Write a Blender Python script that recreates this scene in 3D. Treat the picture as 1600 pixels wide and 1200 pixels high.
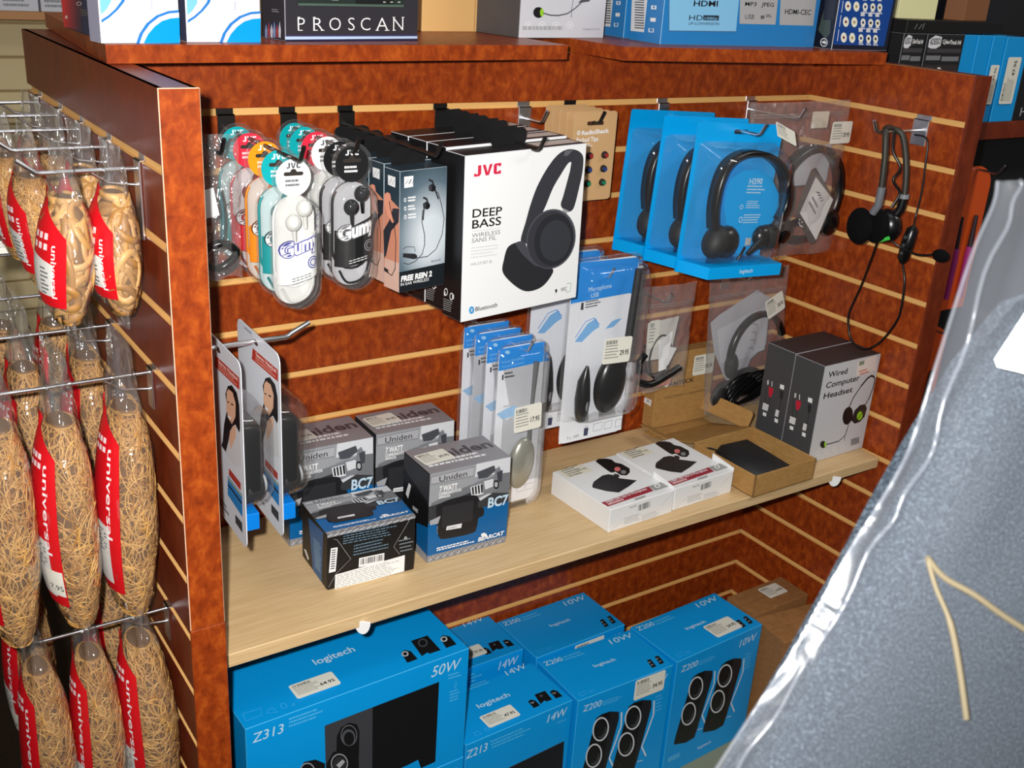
import bpy, math, random
from mathutils import Vector, Matrix, geometry
for o in list(bpy.data.objects): bpy.data.objects.remove(o)
SC = bpy.context.scene
COL = SC.collection
R = math.radians
rnd = random.Random(7)

# ------------------------------------------------------------ camera
cam = bpy.data.cameras.new('camera'); CAM = bpy.data.objects.new('camera', cam); COL.objects.link(CAM)
cam.sensor_width = 36.0; cam.lens = 37.62; cam.clip_start = 0.05; cam.clip_end = 60
_r = Vector((0.83150023, -0.55223217, 0.0603903)); _u = Vector((0.15981338, 0.34190169, 0.92604693)); _f = Vector((0.53204045, 0.76035706, -0.37254543))
m = Matrix.Identity(4)
for i in range(3):
    m[i][0] = _r[i]; m[i][1] = _u[i]; m[i][2] = -_f[i]
m.translation = Vector((-0.3369, -1.3782, 0.2126))
CAM.matrix_world = m
cam.dof.use_dof = True; cam.dof.focus_distance = 1.35; cam.dof.aperture_fstop = 18
SC.camera = CAM

# ------------------------------------------------------------ light
SC.view_settings.view_transform = 'Standard'; SC.view_settings.look = 'None'
SC.view_settings.gamma = 1.0; SC.view_settings.use_curve_mapping = False
SC.view_settings.exposure = 0.0
SC.cycles.transparent_max_bounces = 64; SC.cycles.max_bounces = 8
w = bpy.data.worlds.new('shop_ambient'); SC.world = w; w.use_nodes = True
w.node_tree.nodes['Background'].inputs[0].default_value = (1.0, 0.93, 0.82, 1)
w.node_tree.nodes['Background'].inputs[1].default_value = 0.10
def lamp(name, kind, loc, energy, color, target=None, **k):
    l = bpy.data.lights.new(name, kind); l.energy = energy; l.color = color
    for a, b in k.items(): setattr(l, a, b)
    o = bpy.data.objects.new(name, l); o.location = loc; COL.objects.link(o)
    if target: o.rotation_euler = (Vector(target) - Vector(loc)).to_track_quat('-Z', 'Y').to_euler()
    return o
# the camera's own flash, a few centimetres up-left of the lens
fl = Vector((-0.3369, -1.3782, 0.2126)) - _r * 0.045 + _u * 0.035
lamp('camera_flash', 'SPOT', fl, 114, (1, 0.985, 0.96), fl + _f * 1.2 + _u * 0.12 + _r * 0.10, spot_size=R(98), spot_blend=0.75, shadow_soft_size=0.012)
# the shop's fluorescent ceiling tubes
lamp('ceiling_tube_light', 'AREA', (0.2, -0.5, 1.75), 6, (0.86, 0.93, 1.0), (0.2, -0.5, 0), shape='RECTANGLE', size=0.3, size_y=1.2)
lamp('ceiling_tube_light.001', 'AREA', (-0.9, 1.6, 1.75), 9, (1.0, 0.95, 0.8), (-0.9, 1.6, 0), shape='RECTANGLE', size=1.2, size_y=0.3)
lamp('ceiling_tube_light.002', 'AREA', (2.1, -1.5, 1.6), 16, (1.0, 0.96, 0.9), (1.9, -0.1, -0.2), shape='RECTANGLE', size=1.2, size_y=0.3)

# ------------------------------------------------------------ materials
def lin(c):
    return tuple((x / 255 / 12.92 if x / 255 <= 0.04045 else ((x / 255 + 0.055) / 1.055) ** 2.4) for x in c) + (1,)
MATS = {}
def M(r, g=None, b=None, rough=0.45, metal=0.0, spec=0.5, bump=None, name=None):
    k = (r, g, b, rough, metal, spec, bump)
    if k in MATS: return MATS[k]
    mt = bpy.data.materials.new(name or 'print_%d_%d_%d' % (r, g, b)); mt.use_nodes = True
    p = mt.node_tree.nodes['Principled BSDF']
    p.inputs['Base Color'].default_value = lin((r, g, b)); p.inputs['Roughness'].default_value = rough
    p.inputs['Metallic'].default_value = metal; p.inputs['Specular IOR Level'].default_value = spec
    if bump:
        nt = mt.node_tree; tc = nt.nodes.new('ShaderNodeTexCoord'); n = nt.nodes.new('ShaderNodeTexNoise'); bp = nt.nodes.new('ShaderNodeBump')
        n.inputs['Scale'].default_value = bump[0]; n.inputs['Detail'].default_value = 4; bp.inputs['Strength'].default_value = bump[1]; bp.inputs['Distance'].default_value = 0.002
        nt.links.new(tc.outputs['Object'], n.inputs['Vector']); nt.links.new(n.outputs['Fac'], bp.inputs['Height']); nt.links.new(bp.outputs['Normal'], p.inputs['Normal'])
    MATS[k] = mt
    return mt
def ramp_mat(name, stops, scale, stretch=(1, 1, 1), detail=5, dist=1.0, rough=0.35, spec=0.5, bump=0.0, coat=0.0):
    mt = bpy.data.materials.new(name); mt.use_nodes = True; nt = mt.node_tree; p = nt.nodes['Principled BSDF']
    tc = nt.nodes.new('ShaderNodeTexCoord'); mp = nt.nodes.new('ShaderNodeMapping'); n = nt.nodes.new('ShaderNodeTexNoise'); cr = nt.nodes.new('ShaderNodeValToRGB')
    mp.inputs['Scale'].default_value = stretch
    n.inputs['Scale'].default_value = scale; n.inputs['Detail'].default_value = detail; n.inputs['Distortion'].default_value = dist; n.inputs['Roughness'].default_value = 0.62
    nt.links.new(tc.outputs['Object'], mp.inputs['Vector']); nt.links.new(mp.outputs['Vector'], n.inputs['Vector']); nt.links.new(n.outputs['Fac'], cr.inputs['Fac'])
    e = cr.color_ramp.elements
    while len(e) < len(stops): e.new(0.5)
    for q, (pos, c) in zip(e, stops): q.position = pos; q.color = lin(c)
    nt.links.new(cr.outputs['Color'], p.inputs['Base Color'])
    p.inputs['Roughness'].default_value = rough; p.inputs['Specular IOR Level'].default_value = spec; p.inputs['Coat Weight'].default_value = coat
    if bump:
        bp = nt.nodes.new('ShaderNodeBump'); bp.inputs['Strength'].default_value = bump; bp.inputs['Distance'].default_value = 0.001
        nt.links.new(n.outputs['Fac'], bp.inputs['Height']); nt.links.new(bp.outputs['Normal'], p.inputs['Normal'])
    return mt
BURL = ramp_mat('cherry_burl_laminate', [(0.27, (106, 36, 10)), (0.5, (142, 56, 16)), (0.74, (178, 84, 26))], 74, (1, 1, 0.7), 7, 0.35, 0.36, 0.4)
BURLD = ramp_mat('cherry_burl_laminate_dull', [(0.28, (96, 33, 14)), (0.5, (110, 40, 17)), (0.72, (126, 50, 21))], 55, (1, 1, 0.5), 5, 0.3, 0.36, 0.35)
MDF = M(218, 172, 104, rough=0.8, name='raw_fibreboard', bump=(400, .2))
MAPLE = ramp_mat('pale_maple_laminate', [(0.25, (192, 158, 112)), (0.5, (206, 174, 128)), (0.75, (216, 188, 144))], 10, (1.2, 26, 26), 5, 0.7, 0.42, 0.4)
KRAFT = ramp_mat('kraft_cardboard', [(0.3, (158, 118, 66)), (0.7, (176, 136, 82))], 60, (1, 1, 4), 4, 0.2, 0.7, 0.2)
KRAFTB = ramp_mat('brown_cardboard', [(0.3, (140, 96, 56)), (0.7, (158, 112, 68))], 60, (1, 1, 4), 4, 0.2, 0.75, 0.2)
CHROME = M(228, 228, 232, rough=0.3, metal=1.0, name='chrome')
STEEL = M(70, 68, 66, rough=0.35, metal=0.9, name='dark_steel')
BLACKP = M(14, 14, 16, rough=0.28, name='black_plastic')
BLACKM = M(20, 20, 22, rough=0.6, name='black_matte_plastic')
FOAM = M(14, 14, 15, rough=0.95, spec=0.1, bump=(900, .6), name='black_foam')
WHITE = M(232, 232, 232, rough=0.4); PAPER = M(226, 224, 212, rough=0.6); BLK = M(18, 18, 20, rough=0.45); GREYT = M(120, 122, 126)
BLUE = M(0, 150, 224, rough=0.42, name='cyan_blue_print')
LBLUE = M(84, 184, 236, rough=0.42)
def radial_mat(name, centre, scale, stops, rough=0.4):
    """printed round gradient, in the carton's own coordinates"""
    mt = bpy.data.materials.new(name); mt.use_nodes = True; nt = mt.node_tree; p = nt.nodes['Principled BSDF']
    tc = nt.nodes.new('ShaderNodeTexCoord'); mp = nt.nodes.new('ShaderNodeMapping'); g = nt.nodes.new('ShaderNodeTexGradient'); cr = nt.nodes.new('ShaderNodeValToRGB'); g.gradient_type = 'SPHERICAL'
    mp.inputs['Scale'].default_value = [1 / q for q in scale]; mp.inputs['Location'].default_value = [-c / q for c, q in zip(centre, scale)]
    nt.links.new(tc.outputs['Object'], mp.inputs['Vector']); nt.links.new(mp.outputs['Vector'], g.inputs['Vector']); nt.links.new(g.outputs['Fac'], cr.inputs['Fac']); nt.links.new(cr.outputs['Color'], p.inputs['Base Color'])
    e = cr.color_ramp.elements
    while len(e) < len(stops): e.new(0.5)
    for q, (pos, c) in zip(e, stops): q.position = pos; q.color = lin(c)
    p.inputs['Roughness'].default_value = rough
    return mt
def clear(name, tint=(0.97, 0.97, 0.97), haze=0.04, rough=0.06, refl=1.0, bump=(40, 0.25), ior=1.45, hazecol=(0.8, 0.8, 0.8)):
    mt = bpy.data.materials.new(name); mt.use_nodes = True; nt = mt.node_tree; nt.nodes.remove(nt.nodes['Principled BSDF'])
    out = nt.nodes['Material Output']; tr = nt.nodes.new('ShaderNodeBsdfTransparent'); gl = nt.nodes.new('ShaderNodeBsdfGlossy'); df = nt.nodes.new('ShaderNodeBsdfDiffuse')
    tr.inputs[0].default_value = tint + (1,); gl.inputs[0].default_value = (refl, refl, refl, 1); gl.inputs['Roughness'].default_value = rough
    df.inputs[0].default_value = hazecol + (1,)
    lw = nt.nodes.new('ShaderNodeLayerWeight'); pw = nt.nodes.new('ShaderNodeMath'); pw.operation = 'POWER'; pw.inputs[1].default_value = 4.0
    fr = nt.nodes.new('ShaderNodeMath'); fr.operation = 'MULTIPLY_ADD'; fr.inputs[1].default_value = 0.75; fr.inputs[2].default_value = 0.045
    tc = nt.nodes.new('ShaderNodeTexCoord'); n = nt.nodes.new('ShaderNodeTexNoise'); bp = nt.nodes.new('ShaderNodeBump')
    n.inputs['Scale'].default_value = bump[0]; n.inputs['Detail'].default_value = 2; n.inputs['Distortion'].default_value = 0.6
    bp.inputs['Strength'].default_value = bump[1]; bp.inputs['Distance'].default_value = 0.01
    L = nt.links.new
    L(tc.outputs['Object'], n.inputs['Vector']); L(n.outputs['Fac'], bp.inputs['Height'])
    for q in (gl, lw): L(bp.outputs['Normal'], q.inputs['Normal'])
    L(lw.outputs['Facing'], pw.inputs[0]); L(pw.outputs[0], fr.inputs[0])
    m1 = nt.nodes.new('ShaderNodeMixShader'); m1.inputs[0].default_value = haze; L(tr.outputs[0], m1.inputs[1]); L(df.outputs[0], m1.inputs[2])
    m2 = nt.nodes.new('ShaderNodeMixShader'); L(fr.outputs[0], m2.inputs[0]); L(m1.outputs[0], m2.inputs[1]); L(gl.outputs[0], m2.inputs[2])
    L(m2.outputs[0], out.inputs[0])
    return mt
CLEAR = clear('clear_blister_plastic', tint=(0.985, 0.985, 0.985), haze=0.02, rough=0.06, bump=(25, .15))
POLY = clear('clear_polythene_bag', tint=(0.98, 0.98, 0.98), haze=0.085, rough=0.10, bump=(30, .7))
POLYW = clear('wrinkled_polythene', haze=0.05, rough=0.14, bump=(45, .9))

# ------------------------------------------------------------ mesh builder
def col_children(o): return [c for c in bpy.data.objects if c.parent == o]
class MB:
    def __init__(s): s.v = []; s.f = []; s.mi = []; s.sm = []; s.mats = []
    def idx(s, mt):
        if mt not in s.mats: s.mats.append(mt)
        return s.mats.index(mt)
    def add(s, vs, fs, mt, smooth=False):
        b = len(s.v); s.v += [tuple(v) for v in vs]; k = s.idx(mt)
        for f in fs: s.f.append(tuple(b + i for i in f)); s.mi.append(k); s.sm.append(smooth)
    def box(s, a, b, mt, c=0.0006, faces=None):
        """chamfered box; faces overrides the material of front/back/left/right/top/bottom"""
        x0, y0, z0 = a; x1, y1, z1 = b
        c = min(c, (x1 - x0) / 3, (y1 - y0) / 3, (z1 - z0) / 3)
        mid = [(a[i] + b[i]) / 2 for i in range(3)]; lo = a; hi = b
        P = {}
        vs = []
        def pt(sx, sy, sz, ax):
            q = []
            for i, sg in enumerate((sx, sy, sz)):
                e = hi[i] if sg > 0 else lo[i]
                if i != ax: e -= sg * c
                q.append(e)
            vs.append(tuple(q)); return len(vs) - 1
        for sx in (-1, 1):
            for sy in (-1, 1):
                for sz in (-1, 1):
                    for ax in range(3): P[(sx, sy, sz, ax)] = pt(sx, sy, sz, ax)
        names = {(0, -1): 'left', (0, 1): 'right', (1, -1): 'front', (1, 1): 'back', (2, -1): 'bottom', (2, 1): 'top'}
        faces = faces or {}
        def order(ids, n):
            v = [Vector(vs[i]) for i in ids]; nn = geometry.normal(v)
            return ids if nn.dot(Vector(n)) > 0 else ids[::-1]
        bb = len(s.v); s.v += vs
        def put(ids, n, mt_):
            s.f.append(tuple(bb + i for i in order(ids, n))); s.mi.append(s.idx(mt_)); s.sm.append(False)
        for ax in range(3):
            o1, o2 = [i for i in range(3) if i != ax]
            for sg in (-1, 1):
                ids = []
                for p, q in ((-1, -1), (1, -1), (1, 1), (-1, 1)):
                    k = [0, 0, 0]; k[ax] = sg; k[o1] = p; k[o2] = q; ids.append(P[(k[0], k[1], k[2], ax)])
                n = [0, 0, 0]; n[ax] = sg
                put(ids, n, faces.get(names[(ax, sg)], mt))
        for ax in range(3):
            o1, o2 = [i for i in range(3) if i != ax]
            for p in (-1, 1):
                for q in (-1, 1):
                    ids = []
                    for sg, a2 in ((-1, o1), (1, o1), (1, o2), (-1, o2)):
                        k = [0, 0, 0]; k[ax] = sg; k[o1] = p; k[o2] = q; ids.append(P[(k[0], k[1], k[2], a2)])
                    n = [0, 0, 0]; n[o1] = p; n[o2] = q
                    put(ids, n, faces.get('edge') or faces.get(names[(o1, p)], mt))
        for sx in (-1, 1):
            for sy in (-1, 1):
                for sz in (-1, 1):
                    put([P[(sx, sy, sz, a2)] for a2 in range(3)], (sx, sy, sz), faces.get('edge', mt))
    def loft(s, rings, mt, cap=True, smooth=True, closed=True):
        n = len(rings[0]); vs = [p for r in rings for p in r]; fs = []
        for i in range(len(rings) - 1):
            for j in range(n if closed else n - 1):
                k = (j + 1) % n
                fs.append((i * n + j, i * n + k, (i + 1) * n + k, (i + 1) * n + j))
        s.add(vs, fs, mt, smooth)
        if cap and closed:
            s.add(rings[0], [tuple(range(n))[::-1]], mt); s.add(rings[-1], [tuple(range(n))], mt)
    def tube(s, pts, r, mt, seg=8, closed=False, flat=None):
        """round tube, or a flat ribbon when flat=(half_width, half_thick, up)"""
        pts = [Vector(p) for p in pts]; n = len(pts); rings = []; prev = None
        for i, p in enumerate(pts):
            if closed: t = pts[(i + 1) % n] - pts[i - 1]
            else: t = pts[min(i + 1, n - 1)] - pts[max(i - 1, 0)]
            t = t.normalized() if t.length > 1e-9 else Vector((0, 0, 1))
            if prev is None:
                a = Vector((0, 0, 1)) if abs(t.z) < 0.9 else Vector((1, 0, 0))
                prev = t.cross(a).normalized()
            nn = (prev - t * prev.dot(t)); nn = nn.normalized() if nn.length > 1e-6 else t.orthogonal().normalized()
            prev = nn; bn = t.cross(nn)
            rr = r[i] if isinstance(r, (list, tuple)) else r
            rings.append([p + nn * math.cos(2 * math.pi * k / seg) * rr + bn * math.sin(2 * math.pi * k / seg) * rr for k in range(seg)])
        if closed: s.loft(rings + [rings[0]], mt, cap=False)
        else: s.loft(rings, mt)
    def ell(s, c, rad, mt, nu=20, nv=12, rot=None):
        rings = []
        for i in range(nv + 1):
            a = math.pi * (0.02 + 0.96 * i / nv); q = []
            for j in range(nu):
                b = 2 * math.pi * j / nu
                p = Vector((rad[0] * math.sin(a) * math.cos(b), rad[1] * math.sin(a) * math.sin(b), rad[2] * math.cos(a)))
                if rot: p = rot @ p
                q.append(Vector(c) + p)
            rings.append(q)
        s.loft(rings, mt)
    def cyl(s, a, b, r, mt, seg=20, r2=None, smooth=True, bev=0.0):
        a = Vector(a); b = Vector(b); t = (b - a).normalized(); n = t.orthogonal().normalized(); bn = t.cross(n)
        def ring(c, q): return [c + n * math.cos(2 * math.pi * k / seg) * q + bn * math.sin(2 * math.pi * k / seg) * q for k in range(seg)]
        r2 = r if r2 is None else r2
        if bev: s.loft([ring(a, r - bev), ring(a + t * bev, r), ring(b - t * bev, r2), ring(b, r2 - bev)], mt, smooth=smooth)
        else: s.loft([ring(a, r), ring(b, r2)], mt, smooth=smooth)
    def prism(s, pts, o, u, v, depth, mt, edge=None):
        """2-D outline in the frame (o,u,v), extruded backwards by depth"""
        o = Vector(o); u = Vector(u); v = Vector(v); n = u.cross(v)
        A = [o + u * p[0] + v * p[1] for p in pts]; B = [p - n * depth for p in A]; k = len(pts)
        tri = geometry.tessellate_polygon([[Vector((p[0], p[1], 0)) for p in pts]])
        f1 = []
        for t in tri:
            a, b, c = [Vector(pts[i]) for i in t]
            f1.append(t if (b - a).cross(c - a) > 0 else t[::-1])
        s.add(A, f1, mt); s.add(B, [t[::-1] for t in f1], mt)
        ar = sum(pts[i][0] * pts[(i + 1) % k][1] - pts[(i + 1) % k][0] * pts[i][1] for i in range(k))
        fs = [(i, i + k, (i + 1) % k + k, (i + 1) % k) for i in range(k)]
        if ar < 0: fs = [f[::-1] for f in fs]
        s.add(A + B, fs, edge or mt)
    def xf(s, mat, start=0):
        for i in range(start, len(s.v)): s.v[i] = tuple(mat @ Vector(s.v[i]))
    def build(s, name, parent=None, loc=None):
        me = bpy.data.meshes.new(name); me.from_pydata([tuple(v) for v in s.v], [], s.f)
        for mt in s.mats: me.materials.append(mt)
        me.polygons.foreach_set('material_index', s.mi); me.polygons.foreach_set('use_smooth', s.sm); me.update()
        o = bpy.data.objects.new(name, me); COL.objects.link(o)
        if parent: o.parent = parent
        if loc: o.location = loc
        return o
# lettering: outlines of the built-in typeface, cached as flat meshes
TC = {}
def glyphs(sx, bold=0.0):
    k = (sx, bold)
    if k not in TC:
        cu = bpy.data.curves.new('lettering', 'FONT'); cu.body = sx; cu.resolution_u = 3; cu.offset = bold; cu.fill_mode = 'FRONT'
        ob = bpy.data.objects.new('lettering', cu); me = ob.to_mesh()
        V = [(v.co.x, v.co.y) for v in me.vertices]; Fs = [tuple(p.vertices) for p in me.polygons]
        ob.to_mesh_clear(); bpy.data.objects.remove(ob); bpy.data.curves.remove(cu)
        x0 = min(v[0] for v in V); x1 = max(v[0] for v in V)
        TC[k] = ([((v[0] - x0), v[1]) for v in V], Fs, x1 - x0)
    return TC[k]
CAPH = 0.72
class Art:
    """flat printing on the face (o,u,v) of size w x h; quad gives a picture-space quad (TL,TR,BR,BL) so print can be laid out in those coordinates"""
    def __init__(s, mb, o, u, v, w, h, quad=None, step=0.00003, base=0.00005):
        s.mb = mb; s.o = Vector(o); s.u = Vector(u); s.v = Vector(v); s.n = s.u.cross(s.v); s.w = w; s.h = h; s.l = base; s.step = step
        s.H = None
        if quad: s.H = homog(quad, [(0, h), (w, h), (w, 0), (0, 0)])
    def m(s, p):
        if s.H is None: return (p[0] * s.w, p[1] * s.h)
        a = s.H; d = a[6] * p[0] + a[7] * p[1] + 1
        return ((a[0] * p[0] + a[1] * p[1] + a[2]) / d, (a[3] * p[0] + a[4] * p[1] + a[5]) / d)
    def raw(s, pts, fs, mt):
        s.l += s.step
        s.mb.add([s.o + s.u * p[0] + s.v * p[1] + s.n * s.l for p in pts], fs, mt)
    def polym(s, q, mt):
        tri = geometry.tessellate_polygon([[Vector((p[0], p[1], 0)) for p in q]]); f = []
        for t in tri:
            a, b, c = [Vector(q[i]) for i in t]
            f.append(t if (b - a).cross(c - a) > 0 else t[::-1])
        s.raw(q, f, mt)
    def P(s, pts, mt): s.polym([s.m(p) for p in pts], mt)
    def PS(s, pts, mt, n=5): s.polym([(q.x, q.y) for q in smooth([Vector(s.m(p)).to_3d() for p in pts], n, True)], mt)
    def Rc(s, x0, y0, x1, y1, mt): s.P([(x0, y0), (x1, y0), (x1, y1), (x0, y1)], mt)
    def D(s, c, rx, ry, mt, n=28, hole=0.0, rot=0.0):
        """ellipse with semi-axes in layout units; hole = inner fraction"""
        ca, sa = math.cos(rot), math.sin(rot)
        def ring(k): return [s.m((c[0] + k * (rx * math.cos(t) * ca - ry * math.sin(t) * sa), c[1] + k * (rx * math.cos(t) * sa + ry * math.sin(t) * ca))) for t in [2 * math.pi * i / n for i in range(n)]]
        if not hole: s.polym(ring(1), mt); return
        a, b = ring(1), ring(hole); f = []
        A = sum(a[i][0] * a[(i + 1) % n][1] - a[(i + 1) % n][0] * a[i][1] for i in range(n))
        for i in range(n):
            q = (i, (i + 1) % n, n + (i + 1) % n, n + i); f.append(q if A > 0 else q[::-1])
        s.raw(a + b, f, mt)
    def glow(s, c, rx, ry, c0, c1, n=9, rough=0.4):
        for i in range(n):
            t = i / (n - 1); k = 1 - i / n
            s.D(c, rx * k, ry * k, M(*[int(c0[j] + (c1[j] - c0[j]) * t) for j in range(3)], rough=rough))
    def L(s, pts, wd, mt, closed=False):
        """stroke of real width wd (metres)"""
        q = [Vector(s.m(p)) for p in pts]
        if closed: q.append(q[0])
        k = len(q); vs = []
        for i in range(k):
            t = (q[min(i + 1, k - 1)] - q[max(i - 1, 0)])
            if t.length < 1e-9: t = Vector((1, 0))
            t.normalize(); nn = Vector((-t.y, t.x)) * wd / 2
            vs += [q[i] + nn, q[i] - nn]
        s.raw(vs, [(2 * i + 1, 2 * i + 3, 2 * i + 2, 2 * i) for i in range(k - 1)], mt)
    def T(s, tx, bl, br, top, mt, bold=0.0, shear=0.0, layer=True):
        """text from baseline-left to baseline-right, cap top through the point top (all layout units)"""
        V, Fs, wd = glyphs(tx, bold); a = Vector(s.m(bl)); b = Vector(s.m(br)); t = Vector(s.m(top))
        ex = (b - a); L = ex.length; ex.normalize(); ey = Vector((-ex.y, ex.x)); hh = abs((t - a).dot(ey))
        sx = L / wd; sy = hh / CAPH
        s.raw([a + ex * (p[0] * sx + p[1] * sy * shear) + ey * (p[1] * sy) for p in V], Fs, mt)
    def jvc(s, bl, br, top, mt):
        """block-letter logo of straight strokes"""
        a = Vector(s.m(bl)); ex = Vector(s.m(br)) - a; t = Vector(s.m(top)) - a; n = Vector((-ex.y, ex.x)).normalized(); ey = n * t.dot(n)
        for st in ([(0, .28), (0, 0), (.19, 0), (.26, .2), (.26, 1), (.14, 1), (.14, .2), (.08, .2), (.08, .28)], [(.31, 1), (.43, 0), (.55, 0), (.68, 1), (.57, 1), (.495, .28), (.42, 1)], [(.72, .15), (.77, 0), (1, 0), (1, .3), (.9, .3), (.9, .2), (.84, .2), (.84, .8), (.9, .8), (.9, .7), (1, .7), (1, 1), (.77, 1), (.72, .85)]):
            s.polym([a + ex * p[0] + ey * p[1] for p in st], mt)
    def micro(s, p0, p1, dn, rows, mt, fill=0.5, seed=1):
        """rows of tiny unreadable print: p0-p1 first row, dn = offset to the last row"""
        r = random.Random(seed); vs = []; fs = []
        for i in range(rows):
            k = i / max(rows - 1, 1); x = 0.0; end = r.uniform(0.75, 1.0)
            a = Vector(s.m((p0[0] + dn[0] * k, p0[1] + dn[1] * k))); b = Vector(s.m((p1[0] + dn[0] * k, p1[1] + dn[1] * k)))
            nx = Vector(s.m((p0[0] + dn[0] / max(rows - 1, 1), p0[1] + dn[1] / max(rows - 1, 1)))) - Vector(s.m(p0))
            nn = nx * fill
            while x < end:
                y = min(x + r.uniform(0.03, 0.09), end); q = len(vs)
                vs += [a + (b - a) * x, a + (b - a) * y, a + (b - a) * y - nn, a + (b - a) * x - nn]
                fs.append((q, q + 1, q + 2, q + 3)); x = y + 0.016
        # keep the winding facing outwards
        f2 = []
        for f in fs:
            A, B, C = vs[f[0]], vs[f[1]], vs[f[2]]
            f2.append(f if (B - A).cross(C - A) > 0 else f[::-1])
        s.raw(vs, f2, mt)
    def bars(s, a, b, up, mt, n=26, seed=3):
        """barcode from a to b, height vector up"""
        r = random.Random(seed); vs = []; fs = []; x = 0.0
        while x < 1:
            wd = r.choice((0.5, 1, 1, 2)) / n / 1.6; q = len(vs)
            p = [(a[0] + (b[0] - a[0]) * t + up[0] * k, a[1] + (b[1] - a[1]) * t + up[1] * k) for t, k in ((x, 0), (min(x + wd, 1), 0), (min(x + wd, 1), 1), (x, 1))]
            p = [Vector(s.m(z)) for z in p]; f = (q, q + 1, q + 2, q + 3)
            vs += p; fs.append(f if (p[1] - p[0]).cross(p[2] - p[0]) > 0 else f[::-1])
            x += wd + r.choice((0.6, 1, 1.6)) / n / 1.6
        s.raw(vs, fs, mt)
def homog(src, dst):
    A = []; B = []
    for (x, y), (X, Y) in zip(src, dst):
        A.append([x, y, 1, 0, 0, 0, -x * X, -y * X]); B.append(X)
        A.append([0, 0, 0, x, y, 1, -x * Y, -y * Y]); B.append(Y)
    n = 8
    for i in range(n):
        p = max(range(i, n), key=lambda r: abs(A[r][i])); A[i], A[p] = A[p], A[i]; B[i], B[p] = B[p], B[i]
        for r in range(n):
            if r != i:
                k = A[r][i] / A[i][i]
                for c in range(i, n): A[r][c] -= k * A[i][c]
                B[r] -= k * B[i]
    return [B[i] / A[i][i] for i in range(n)]

# ------------------------------------------------------------ tagging
def tag(o, label, cat, group=None):
    o['label'] = label; o['category'] = cat
    if group: o['group'] = group
    return o
def thing(name, label, cat, loc=(0, 0, 0), rz=0.0, group=None, rx=0.0):
    o = bpy.data.objects.new(name, None); o.empty_display_size = 0.02; COL.objects.link(o)
    o.location = loc; o.rotation_euler = (rx, 0, rz)
    return tag(o, label, cat, group)
def struct(o):
    o['kind'] = 'structure'; return o
def dup(root, loc, rz=None, label=None, group=None, rx=None):
    r = root.copy(); COL.objects.link(r); r.location = loc
    if rz is not None or rx is not None: r.rotation_euler = (rx if rx is not None else root.rotation_euler.x, root.rotation_euler.y, rz if rz is not None else root.rotation_euler.z)
    if label: r['label'] = label
    if group: r['group'] = group
    for ch in col_children(root):
        c = ch.copy(); COL.objects.link(c); c.parent = r
        for g in col_children(ch):
            d = g.copy(); COL.objects.link(d); d.parent = c
    return r
def smooth(pts, n=6, closed=False):
    """Catmull-Rom through the points"""
    P = [Vector(p) for p in pts]; k = len(P); out = []
    for i in range(k if closed else k - 1):
        if closed: a, b, c, d = P[i - 1], P[i], P[(i + 1) % k], P[(i + 2) % k]
        else: a, b, c, d = P[max(i - 1, 0)], P[i], P[i + 1], P[min(i + 2, k - 1)]
        for j in range(n):
            t = j / n
            out.append(0.5 * ((2 * b) + (c - a) * t + (2 * a - 5 * b + 4 * c - d) * t * t + (3 * b - a - 3 * c + d) * t ** 3))
    if not closed: out.append(P[-1])
    return out
def rrect(x0, y0, x1, y1, r, n=5):
    o = []
    for cx, cy, a0 in ((x1 - r, y0 + r, -90), (x1 - r, y1 - r, 0), (x0 + r, y1 - r, 90), (x0 + r, y0 + r, 180)):
        for i in range(n + 1):
            a = R(a0 + 90 * i / n); o.append((cx + r * math.cos(a), cy + r * math.sin(a)))
    return o
X, Y, Z = Vector((1, 0, 0)), Vector((0, 1, 0)), Vector((0, 0, 1))
def sticker(parent, o, u, v, w, h, price=None, seed=1, name='price_sticker', mt=None, rot=0.0):
    """cream shop price label with barcode, small print and price"""
    mb = MB(); u = Vector(u); v = Vector(v); n = u.cross(v)
    if rot:
        u, v = u * math.cos(rot) + v * math.sin(rot), v * math.cos(rot) - u * math.sin(rot)
    o = Vector(o) + n * 0.0022
    mb.prism(rrect(0, 0, w, h, h * 0.1, 3), o + n * 0.0002, u, v, 0.0004, mt or PAPER)
    A = Art(mb, o + n * 0.0002, u, v, w, h)
    A.bars((0.06, 0.76), (0.46, 0.76), (0, 0.15), M(60, 58, 56), 26, seed)
    A.micro((0.06, 0.68), (0.60, 0.68), (0, -0.46), 5, M(120, 116, 110), 0.34, seed)
    if price: A.T(price, (0.60, 0.30), (0.93, 0.30), (0.60, 0.50), BLK, bold=0.02)
    return mb.build(name, parent)
# ============================================================ the setting
S = 0.0762; WID = 1.2555; DECK = -1.2; FLOOR = -1.30; TOPZ = 0.077
fl_m = ramp_mat('dark_carpet', [(0.3, (34, 26, 20)), (0.7, (52, 42, 32))], 300, rough=0.95, spec=0.1)
mb = MB(); mb.box((-2.5, -3, FLOOR - 0.05), (4.5, 3.0, FLOOR), fl_m); struct(mb.build('floor'))
GH = 0.0048
def slat_faces(mb, a0, a1, plane, axis, sign, zlo, zhi, thick, burl, first=0, last=17):
    """horizontal laminate boards with open grooves; the face looks along sign*axis"""
    for k in range(first, last):
        top = zhi if k == first else -S * (k - 1) - GH
        bot = -S * k + GH
        bot = max(bot, zlo)
        if top <= zlo: break
        lo = plane if sign < 0 else plane - thick; hi = plane + thick if sign < 0 else plane
        if axis == 'y': a, b = (a0, lo, bot), (a1, hi, top)
        else: a, b = (lo, a0, bot), (hi, a1, top)
        mb.box(a, b, burl, c=0.0004, faces={'top': MDF, 'bottom': MDF})
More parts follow.
